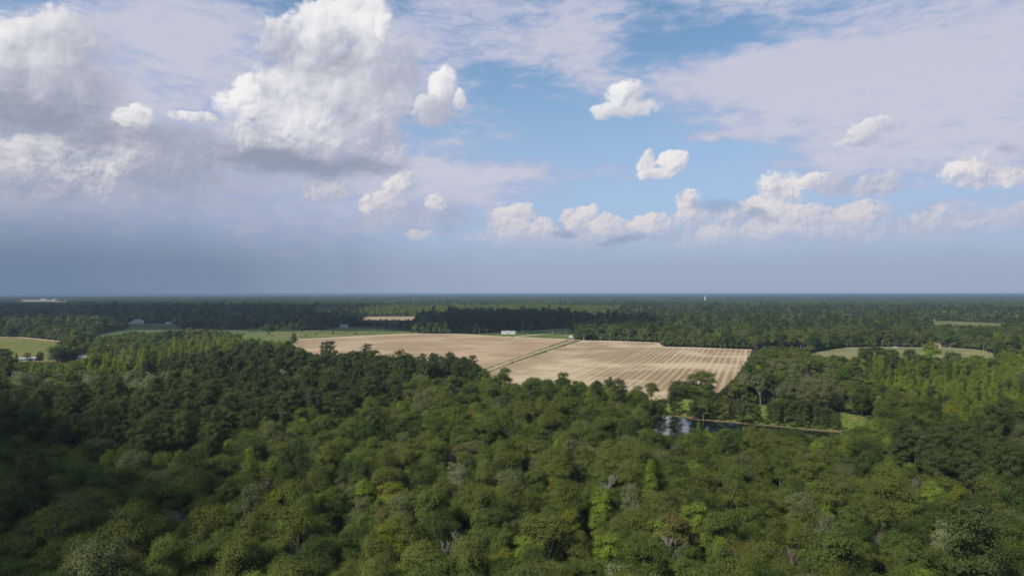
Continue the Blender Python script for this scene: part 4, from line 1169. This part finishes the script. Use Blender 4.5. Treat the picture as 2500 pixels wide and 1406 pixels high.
# mobile home
x, y = at(1242, 815.5)
H = empty('mobile_home', (x, y + 5, 0), R(-14), label='white mobile home with grey gable roof at the far edge of the brown field', cat='mobile home')
wall_body(H, 23, 8, 3.1, 1.2, M_WHITE, z0=.8); gable_roof(H, 23, 8, 3.1, 1.2, M_ROOFLIGHT, .35, .15, z0=.8)
sk = MB(); sk.box((0, 0, .4), (22.8, 7.8, .78)); sk.build('skirting', M_WHITE2, H)
for xx in (-9, -6, -3.4, 3.2, 6.0, 9.0): window(H, xx, -4, 2.7, 1.5, 1.3)
door(H, -.2, -4, .8)
rc = MB(); rc.box((-.2, -4.9, 3.0), (3.4, 1.8, .18)); rc.build('porch_roof', M_WHITE, H)
for sx in (-1.6, 1.2):
    ps = MB(); ps.box((sx, -5.7, 1.45), (.18, .18, 2.9)); ps.build('porch_post', M_WHITE, H)
st = MB()
for i in range(3): st.box((-.2, -4.5 - i * .45, .66 - i * .25), (2.2, .45, .14))
st.build('steps', M_CONC, H)
window(H, 11.5, -1.5, 2.7, 1.3, 1.2, 'east'); chimney(H, -1, 1.0, 4.5, 1.6, .6)
x, y = at(1276, 812.5)
H = empty('garden_shed', (x, y, 0), R(-10), label='small pale shed east of the mobile home', cat='shed')
footing(H, 4, 3); wall_body(H, 4, 3, 2.2, .8, M_COTTAGE); gable_roof(H, 4, 3, 2.2, .8, M_ROOFLIGHT, .25, .1); door(H, 0, -1.5, .25)

# long white trailer under the old oak
x, y = at(1415, 826)
H = empty('trailer', (x - 3, y + 2, 0), R(-6), label='long white trailer parked under the broad old oak', cat='trailer')
b = MB(); b.box((0, 0, 2.35), (24, 2.9, 2.9)); b.build('body', M_WHITE, H)
b = MB(); b.box((0, 0, 3.86), (24.3, 3.1, .12)); b.build('roof', M_WHITE2, H)
b = MB(); b.box((0, 0, .75), (23, 2.2, .28)); b.build('chassis', M_DARK, H)
for xx in (-9, -5.5, -1, 4, 8.5): window(H, xx, -1.45, 2.6, 1.2, .9)
door(H, 1.6, -1.45, .95, M_WHITE2)
for xx in (-2.2, -.9):
    for yy in (-1.1, 1.1):
        t = MB(); t.tube([(xx, yy - .14, .46), (xx, yy + .14, .46)], .46, 12); o = t.build('wheel', M_TYRE, H)
        t = MB(); t.tube([(xx, yy - .16, .46), (xx, yy + .16, .46)], .24, 10); t.build('rim', M_STEEL, o)
t = MB(); t.tube([(-11.5, 0, .75), (-13.2, 0, .6)], .09, 6); t.build('tow_bar', M_DARK, H)
t = MB(); t.box((10.5, -.4, .3), (.5, .5, .6)); t.build('jack_stand', M_CONC, H)

# steel grain bin
x, y = at(634, 801)
H = empty('grain_bin', (x, y, 0), 0, label='round grey steel grain bin on the shaded pasture', cat='grain bin')
c = MB(); c.tube([(0, 0, 0), (0, 0, 6.6)], 4.2, 20, False); c.build('wall', M_STEEL, H)
for k in range(6):
    c = MB(); c.tube([(0, 0, .7 + k * 1.05), (0, 0, .82 + k * 1.05)], 4.26, 20, False); c.build('hoop', M_STEEL, H)
c = MB(); c.tube([(0, 0, 6.55), (0, 0, 8.6), (0, 0, 8.9)], [4.5, .5, .45], 20); c.build('roof', M_ROOFLIGHT, H)
d = MB(); d.box((0, -4.25, 1.2), (1.2, .2, 2.1)); d.build('door', M_COTTAGE, H)
l = MB()
for sx in (-.25, .25): l.tube([(2.6 + sx, -3.5, 0), (2.6 + sx, -3.5, 6.6)], .04, 4)
for k in range(12): l.tube([(2.35, -3.5, .4 + k * .5), (2.85, -3.5, .4 + k * .5)], .03, 4)
l.build('ladder', M_STEEL, H)

def cottage(px, py, w, d, hw, rise, rz, name, label, wm, rm, wins, dr=None, ch=False, axis_end=False, cat='house'):
    x, y = at(px, py); H = empty(name, (x, y + d / 2, 0), R(rz), label=label, cat=cat)
    footing(H, w, d); wall_body(H, w, d, hw, rise, wm); gable_roof(H, w, d, hw, rise, rm)
    for wx in wins: window(H, wx, -d / 2, hw * .55 + .2, 1.3, 1.4)
    if dr is not None: door(H, dr, -d / 2, .25)
    if ch: chimney(H, w * .2, 0, hw + rise * .5, rise + 1.2)
    return H
h = cottage(771, 800, 18, 9, 3.2, 3.4, 16, 'cottage', 'grey roofed cottage half hidden by dark trees behind the meadow', M_COTTAGE, M_ROOFGREY, (-6, -2.5, 5), 1.2, True)
h = cottage(793, 801.5, 7, 6, 4.2, 2.2, -40, 'cottage', 'small white gabled house beside the grey roofed cottage', M_WHITE, M_ROOFLIGHT, (-1.6, 1.6), 0)
h = cottage(839, 799.5, 14, 8, 3.0, 2.4, -12, 'cottage', 'low pale cottage with a white porch near the paved road', M_WHITE2, M_ROOFGREY, (-4.5, 4.4), 0)
h = cottage(947, 798.5, 11, 8, 2.8, 2.6, 20, 'cottage', 'grey shed with a light roof beside the paved road', M_COTTAGE, M_ROOFLIGHT, (-3, 3), 0, cat='shed')
h = cottage(409, 791.5, 7, 5, 2.8, 1.4, 10, 'shed', 'small white shed east of the two storey house', M_WHITE, M_ROOFLIGHT, (1.5,), -1.2, cat='shed')
h = cottage(420, 791, 6, 5, 3.2, 1.8, -30, 'shed', 'white outbuilding at the tree edge, the farther of two', M_WHITE, M_WHITE2, (1.2,), -1.2, cat='shed')
h = cottage(1563, 822, 17, 10, 4.5, 5.0, 8, 'brown_roofed_house', 'brown roofed house sunk among trees behind the furrowed field', M_TANWALL, M_ROOFBROWN, (-5, 0, 5), 2.5, True)
h = cottage(1128, 786, 22, 12, 12.5, 2.6, 0, 'barn', 'pale barn roof showing over the dark pine belt', M_COTTAGE, M_ROOFLIGHT, (-6, 6), 0, cat='barn')
h = cottage(2262, 783.5, 26, 12, 5.0, 3.4, 14, 'farm_building', 'white farm building at the end of the far green meadow', M_WHITE, M_ROOFLIGHT, (-8, -3, 3, 8), 0, cat='barn')
h = cottage(2277, 784.2, 12, 8, 3.4, 2.4, -10, 'farm_building', 'brownish outbuilding next to the white farm building', M_TANWALL, M_ROOFRED, (-3, 3), 0, cat='barn')
for k, (px, py, w, lb) in enumerate(((105, 732.5, 60, 'long low farm roof on the very far pale field'), (132, 732.8, 40, 'shorter farm roof on the very far pale field'))):
    cottage(px, py, w, 20, 7, 5, 0, 'far_barn', lb, M_WHITE2, M_ROOFLIGHT, (-10, 10), 0, cat='barn')

# tan brick house with two gables, at the dry meadow
x, y = at(2309, 849)
H = empty('brick_house', (x, y + 7, 0), R(-6), label='tan house with two red brown gables behind the dry meadow', cat='house')
footing(H, 20, 9); wall_body(H, 20, 9, 3.1, 3.0, M_TANWALL); gable_roof(H, 20, 9, 3.1, 3.0, M_ROOFRED)
for sx in (-7.6, 7.6):
    g = MB(); w2 = 3.0
    g.face([(sx - w2, -7, .25), (sx + w2, -7, .25), (sx + w2, -7, 3.2), (sx, -7, 5.6), (sx - w2, -7, 3.2)])
    for e in (-1, 1):
        q = [(sx + e * w2, -7, .25), (sx + e * w2, -4.48, .25), (sx + e * w2, -4.48, 3.2), (sx + e * w2, -7, 3.2)]
        g.face(q if e > 0 else q[::-1])
    g.build('front_gable', M_TANWALL, H)
    gable_roof(H, 4.4, 6.0, 3.1, 2.4, M_ROOFRED, .4, .2, x0=sx, y0=-4.9, axis=1)
    window(H, sx, -7, 1.9, 1.7, 1.4)
door(H, 0, -4.5, .25); window(H, -3, -4.5, 1.8, 1.5, 1.3); window(H, 3, -4.5, 1.8, 1.5, 1.3); chimney(H, 3, 1, 5.2, 2.0)

# white steepled church far off in the woods
x, y = at(1720.5, 740); sc = 4400 / y
x, y = x * sc, y * sc
H = empty('church', (x, y, 0), 0, label='white church with a tall thin steeple rising over far woods', cat='church')
footing(H, 18, 30); wall_body(H, 18, 30, 18, 0, M_WHITE); gable_roof(H, 30, 18, 18, 9, M_WHITE2, .6, .3, axis=1)
for s in (-5, 0, 5): window(H, s, -15, 9, 1.8, 4.5)
t = MB(); t.box((0, -9, 20), (6, 6, 40 - .5)); t.build('tower', M_WHITE, H)
t = MB(); t.box((0, -9, 40.2), (6.8, 6.8, .9)); t.build('cornice', M_WHITE2, H)
t = MB(); t.tube([(0, -9, 40.6), (0, -9, 45), (0, -9, 63)], [2.8, 1.9, .12], 8); t.build('spire', M_WHITE, H)
for s in (-1.4, 1.4):
    t = MB(); t.box((s, -12.05, 35), (1.2, .16, 4)); t.build('louvre', M_ROOFGREY, H)

# ================================================================== poles and wires
POLE_TOP = {}
def utility_pole(px, py, h, label, rz=0.0, arm=True, name='utility_pole'):
    x, y = at(px, py); H = empty(name, (x, y, 0), R(rz), label=label, cat='utility pole', group='utility poles along the roads')
    p = MB(); p.tube([(0, 0, -.2), (0, 0, h)], [.26, .19], 8); p.build('pole', M_POLE, H)
    if arm:
        a = MB(); a.box((0, -.22, h - .9), (2.6, .14, .18)); o = a.build('crossarm', M_POLE, H)
        for s in (-1.15, -.5, .5, 1.15):
            i = MB(); i.tube([(s, -.22, h - .81), (s, -.22, h - .60)], [.06, .04], 6); i.build('insulator', M_STEEL, o)
        t = MB(); t.tube([(.34, 0, h - 2.9), (.34, 0, h - 2.0)], .24, 8); t.build('transformer', M_STEEL, H)
    POLE_TOP[label] = Vector((x, y, h - .62))
    return H
PL = [(1170, 815.5, 9.8, 'westernmost of three poles west of the mobile home'), (1187, 815.2, 9.2, 'middle one of three poles west of the mobile home'), (1206, 814, 8.4, 'slim pole closest to the west side of the mobile home'),
      (1348.5, 822, 9.4, 'pole on the grass east of the mobile home'), (1381.5, 820, 8.6, 'pole on the grass just west of the old oak'), (1488, 832, 10.2, 'pole before the dark trees at the top of the furrowed field'),
      (1004, 806, 10.5, 'pole at the bend of the paved road'), (914, 796.5, 8, 'pole at the western start of the paved road'), (955, 798, 8.5, 'pole behind the roadside shed'),
      (365, 791, 13, 'pole east of the white two storey house'), (706.5, 808.5, 12.5, 'pale pole on the shaded pasture west of the cottages'), (803, 807.5, 6, 'short pole before the small white gabled house'),
      (51, 823, 11, 'pole at the western end of the olive meadow track'), (152.5, 833.5, 11.5, 'pole at the eastern end of the olive meadow track'), (2154, 848, 9.6, 'pole on the far edge of the dry meadow'),
      (1820, 800, 9, 'pale pole rising among trees east of the furrowed field')]
for px, py, h, lb in PL: utility_pole(px, py, h, lb, 20 if px < 900 else -15)
def wire(a, b, label):
    A, B = POLE_TOP[a], POLE_TOP[b]; mb = MB()
    mb.tube([A.lerp(B, t) - Vector((0, 0, 1.1 * 4 * t * (1 - t))) for t in [i / 10 for i in range(11)]], .035, 4)
    tag(mb.build('power_line', M_DARK), label, 'power line', 'power lines between the poles')
wire(PL[0][3], PL[1][3], 'thin wire between the first two poles west of the mobile home')
wire(PL[1][3], PL[2][3], 'thin wire from the middle pole to the slim pole')
wire(PL[3][3], PL[4][3], 'thin wire between the poles on the eastern grass')
wire(PL[4][3], PL[5][3], 'thin wire running behind the old oak to the field pole')
wire(PL[2][3], PL[3][3], 'thin wire passing over the mobile home')
wire(PL[12][3], PL[13][3], 'thin wire along the olive meadow track')

# ================================================================== vehicles
def vehicle(px, py, label, paint, rz=0.0, kind='car', s=1.0):
    x, y = at(px, py); H = empty('parked_' + kind, (x, y, 0), R(rz), label=label, cat=kind, group='vehicles parked around the farms'); H.scale = (s, s, s)
    L, W = (4.6, 1.8) if kind == 'car' else (5.4, 1.95)
    prof = [(-L / 2, .35), (L / 2, .35), (L / 2, .72), (L / 2 - .25, .86), (L * .2, .95), (-L / 2 + .1, 1.0), (-L / 2, .8)]
    mb = MB(); n = len(prof)
    A = [(a, -W / 2, z) for a, z in prof]; B = [(a, W / 2, z) for a, z in prof]
    mb.face(A); mb.face(B[::-1])
    for i in range(n): mb.face([A[i], B[i], B[(i + 1) % n], A[(i + 1) % n]][::-1])
    mb.build('body', paint, H)
    x0, x1 = (-L * .38, L * .2) if kind == 'car' else (-L * .12, L * .2)
    pr = [(x0, .96), (x1, .96), (x1 - .55, 1.46), (x0 + .35, 1.46)]
    mb = MB(); a = [(q, -W * .44, z) for q, z in pr]; b = [(q, W * .44, z) for q, z in pr]
    a = [(q, yv if z < 1 else yv * .86, z) for q, yv, z in a]; b = [(q, yv if z < 1 else yv * .86, z) for q, yv, z in b]
    mb.face(a); mb.face(b[::-1])
    for i in range(4): mb.face([a[i], b[i], b[(i + 1) % 4], a[(i + 1) % 4]][::-1])
    mb.build('window_band', M_GLASS, H)
    r = MB(); r.box(((x0 + x1) / 2 - .1, 0, 1.49), ((x1 - x0) - .75, W * .76, .07)); r.build('roof', paint, H)
    for sx in (-L * .31, L * .31):
        for sy in (-W / 2 + .1, W / 2 - .1):
            t = MB(); t.tube([(sx, sy - .11, .33), (sx, sy + .11, .33)], .33, 12); o = t.build('wheel', M_TYRE, H)
            t = MB(); t.tube([(sx, sy - .125, .33), (sx, sy + .125, .33)], .19, 8); t.build('rim', M_STEEL, o)
    for sy in (-.62, .62):
        t = MB(); t.box((L / 2 + .005, sy, .68), (.05, .34, .14)); t.build('headlight', M_WHITE2, H)
        t = MB(); t.box((-L / 2 - .005, sy, .74), (.05, .26, .16)); t.build('tail_light', M_ROOFRED, H)
    t = MB(); t.box((L / 2 + .02, 0, .45), (.12, W - .1, .16)); t.build('bumper', M_DARK, H)
    return H
M_SILVER = plain('silver_paint', (.50, .51, .52), .35, .4)
M_BLUEP = plain('dark_blue_paint', (.05, .07, .12), .3)
vehicle(2187, 849.2, 'white car on the track behind the dry meadow', M_WHITE, 4, 'car', 1.25)
vehicle(1031, 813.8, 'silver car under the huge dark roadside oak', M_SILVER, 10)
vehicle(1051, 811.5, 'white truck on the paved road east of the dark oak', M_WHITE, 70, 'truck', 1.3)
vehicle(937, 800.5, 'white truck on the road before the grey shed', M_WHITE, 60, 'truck', 1.2)
vehicle(1290, 816, 'silver truck parked on the grass east of the mobile home', M_SILVER, 20, 'truck')
vehicle(846, 801.5, 'silver car before the low pale cottage', M_SILVER, 15, 'car')
for (px, py, lb, m, s) in ((123, 874, 'white car under the dark dome tree, farthest west', M_WHITE, 1.2), (131, 875, 'white car second from the west under the dome tree', M_WHITE, 1.2), (148, 877, 'silver car under the eastern side of the dome tree', M_SILVER, 1.2), (158, 877.5, 'white car at the eastern side of the dome tree', M_WHITE, 1.2)):
    vehicle(px, py, lb, m, 12, 'car', s)
# white roofed sheds in the trees below the olive meadow
cottage(54, 882, 10, 5, 2.2, .9, 5, 'shed', 'low pale roof below the thin brownish tree', M_COTTAGE, M_ROOFLIGHT, (2,), -1, cat='shed')
cottage(73, 881, 9, 5, 2.2, .9, 5, 'shed', 'low pale roof between two small meadow trees', M_COTTAGE, M_ROOFLIGHT, (2,), -1, cat='shed')
cottage(203, 880, 11, 6, 3.2, 1.6, -8, 'shed', 'white shed roof behind the light green tall trees', M_WHITE, M_WHITE2, (2,), -1, cat='shed')

# mailboxes and small bushes
for px, py, lb in ((1010, 809.8, 'white mailbox on a post where the road bends'), (1020, 811.2, 'white mailbox closest to the dark roadside oak')):
    x, y = at(px, py); H = empty('mailbox', (x, y, 0), 0, label=lb, cat='mailbox'); H.scale = (1.6,) * 3
    p = MB(); p.box((0, 0, .5), (.12, .12, 1.0)); p.build('post', M_POLE, H)
    b = MB(); b.box((0, 0, 1.14), (.3, .6, .26)); b.tube([(0, -.3, 1.26), (0, .3, 1.26)], .15, 10); b.build('box', M_WHITE, H)
rr = random.Random(12); w_, Vv, Q = tree_mesh(333, 'oak', .22, 'olive', h=3.0, r=1.6, base=.1, lobes=5, leaf_n=1100, leaf_s=.3)
bush_t, bush_c = w_.mesh('stem', BARK), fast_mesh('foliage', Vv, Q, [LEAF['mid']])
def bush(x, y, s, label, group=None):
    H = empty('bush', (x, y, 0), rr.uniform(0, 6.28), label=label, cat='bush', group=group); H.scale = (s * rr.uniform(.9, 1.4), s, s)
    for nm, me in (('stem', bush_t), ('foliage', bush_c)):
        o = bpy.data.objects.new(nm, me); col.objects.link(o); o.parent = H
for k in range(34):
    while True:
        px, py = rr.uniform(640, 1050), rr.uniform(803, 824)
        if inside([px], [py], MEADOW_B)[0] and inside([px], [py + 3.5], MEADOW_B)[0]: break
    bush(*at(px, py), rr.uniform(.45, 1.0), 'small dark bush dotted over the sunlit green meadow', 'bushes on the sunlit meadow')
for k in range(26):
    t = (k + rr.random()) / 26
    px, py = 1423 + (1232 - 1423) * t, 830.4 + (893 - 830.4) * t
    bush(*at(px - 2, py), rr.uniform(.25, .6), 'low bush along the ditch side of the lane', 'bushes along the lane')
for k in range(44):
    px = rr.uniform(1600, 2044); base = np.interp(px, [1590, 1640, 1700, 1800, 1890, 1960, 2046], [1019, 1012, 1021, 1029, 1037, 1045, 1051])
    bush(*at(px, base - rr.uniform(-1.2, 3.5)), rr.uniform(.4, 1.0), 'low bush growing on the far pond bank', 'bushes on the pond bank')
# tall grass in tufts over the glade, one mass
def tufts():
    mb = MB(); r = random.Random(8); n = 0
    while n < 2600:
        px, py = r.uniform(1576, 2130), r.uniform(966, 1055)
        if not inside([px], [py], GLADE)[0]: continue
        x, y = at(px, py); n += 1; s = r.uniform(.5, 1.1)
        for k in range(4):
            a = r.uniform(0, 6.28); dx, dy = math.cos(a) * .25 * s, math.sin(a) * .25 * s; ox, oy = r.uniform(-.5, .5), r.uniform(-.5, .5)
            mb.face([(x + ox - dx, y + oy - dy, .05), (x + ox + dx, y + oy + dy, .05), (x + ox + dy * .8, y + oy - dx * .8, s * .9)])
    tag(mb.build('tall_grass', M_GLADE), 'rough tall grass over the glade by the pond', 'grass', None, 'stuff')
tufts()

# ================================================================== clouds that throw the shade (unseen, added for it, raised to stay outside the frame)
M_CLOUD = None
def cloud_fn(dens):
    def fn(g):
        d = g.new('ShaderNodeBsdfDiffuse'); g.put(d.inputs[0], (.9, .9, .9))
        t = g.new('ShaderNodeBsdfTransparent'); mx = g.new('ShaderNodeMixShader'); mx.inputs[0].default_value = dens
        g.l.new(t.outputs[0], mx.inputs[1]); g.l.new(d.outputs[0], mx.inputs[2]); return mx.outputs[0]
    return fn
ALT = 1500.0
def cloud(shade, label, dens, puff, n, seed):
    """SHADE: ellipses (X, Y, rx, ry) on the ground that the cloud is to shade"""
    off = SUN_DIR * (ALT / SUN_DIR.z); rs = random.Random(seed)
    b0 = bmesh.new(); bmesh.ops.create_icosphere(b0, subdivisions=2, radius=1.0)
    bv = np.array([v.co[:] for v in b0.verts]); bf = np.array([[v.index for v in f.verts] for f in b0.faces]); b0.free()
    VV = []; FF = []; k = 0
    nr = np.random.default_rng(seed)
    for X, Y, rx, ry in shade:
        for i in range(n):
            a = rs.uniform(0, 6.28); t = math.sqrt(rs.random())
            x, y = X + math.cos(a) * rx * t, Y + math.sin(a) * ry * t
            r = puff * rs.uniform(.6, 1.3) * (1.15 - .6 * t)
            z = rs.uniform(0, puff * .9) * (1 - t)
            w = bv * r * (1 + nr.uniform(-.12, .12, (len(bv), 1))); w[:, 2] = np.maximum(w[:, 2], -r * .3)
            VV.append(w + np.array([x + off.x, y + off.y, ALT + z])); FF.append(bf + k); k += len(bv)
    Vv = np.concatenate(VV); F = np.concatenate(FF)
    me = bpy.data.meshes.new('cloud'); me.from_pydata(Vv.tolist(), [], F.tolist()); me.polygons.foreach_set('use_smooth', [True] * len(F))
    me.materials.append(mat('cloud_vapour', cloud_fn(dens))); o = bpy.data.objects.new('cloud', me); col.objects.link(o)
    tag(o, label, 'cloud', None, 'stuff')
def gp(px, Y): return (px - 1250) / FPX * Y
cloud([(gp(1150, 1450), 1430, 330, 190), (gp(760, 1450), 1440, 420, 170), (gp(250, 1700), 1800, 480, 440), (gp(1280, 1350), 1330, 200, 150)], 'unseen cumulus added to shade the pines behind the fields', .75, 120, 60, 1)
cloud([(gp(350, 2500), 2500, 900, 520), (gp(0, 2900), 2900, 900, 500), (gp(-100, 1700), 1700, 500, 350)], 'wide unseen cumulus added to shade the western woods', .75, 190, 60, 2)
cloud([(-220, 165, 150, 80)], 'thin unseen cumulus added to shade the near western wood', .09, 60, 30, 3)

# ================================================================== air
hz = MB(); hz.box((0, 19000, 33), (80000, 49000, 68))
ho = hz.build('haze', None)
def haze_mat():
    m = bpy.data.materials.new('haze'); m.use_nodes = True; nt = m.node_tree; nt.nodes.clear()
    o = nt.nodes.new('ShaderNodeOutputMaterial'); v = nt.nodes.new('ShaderNodeVolumePrincipled')
    v.inputs['Color'].default_value = (.40, .54, .74, 1); v.inputs['Density'].default_value = HAZE; v.inputs['Anisotropy'].default_value = .2
    nt.links.new(v.outputs[0], o.inputs['Volume']); return m
HAZE = 9.5e-5
ho.data.materials.clear(); ho.data.materials.append(haze_mat())
tag(ho, 'pale summer haze lying over the woods to the horizon', 'haze', None, 'stuff')
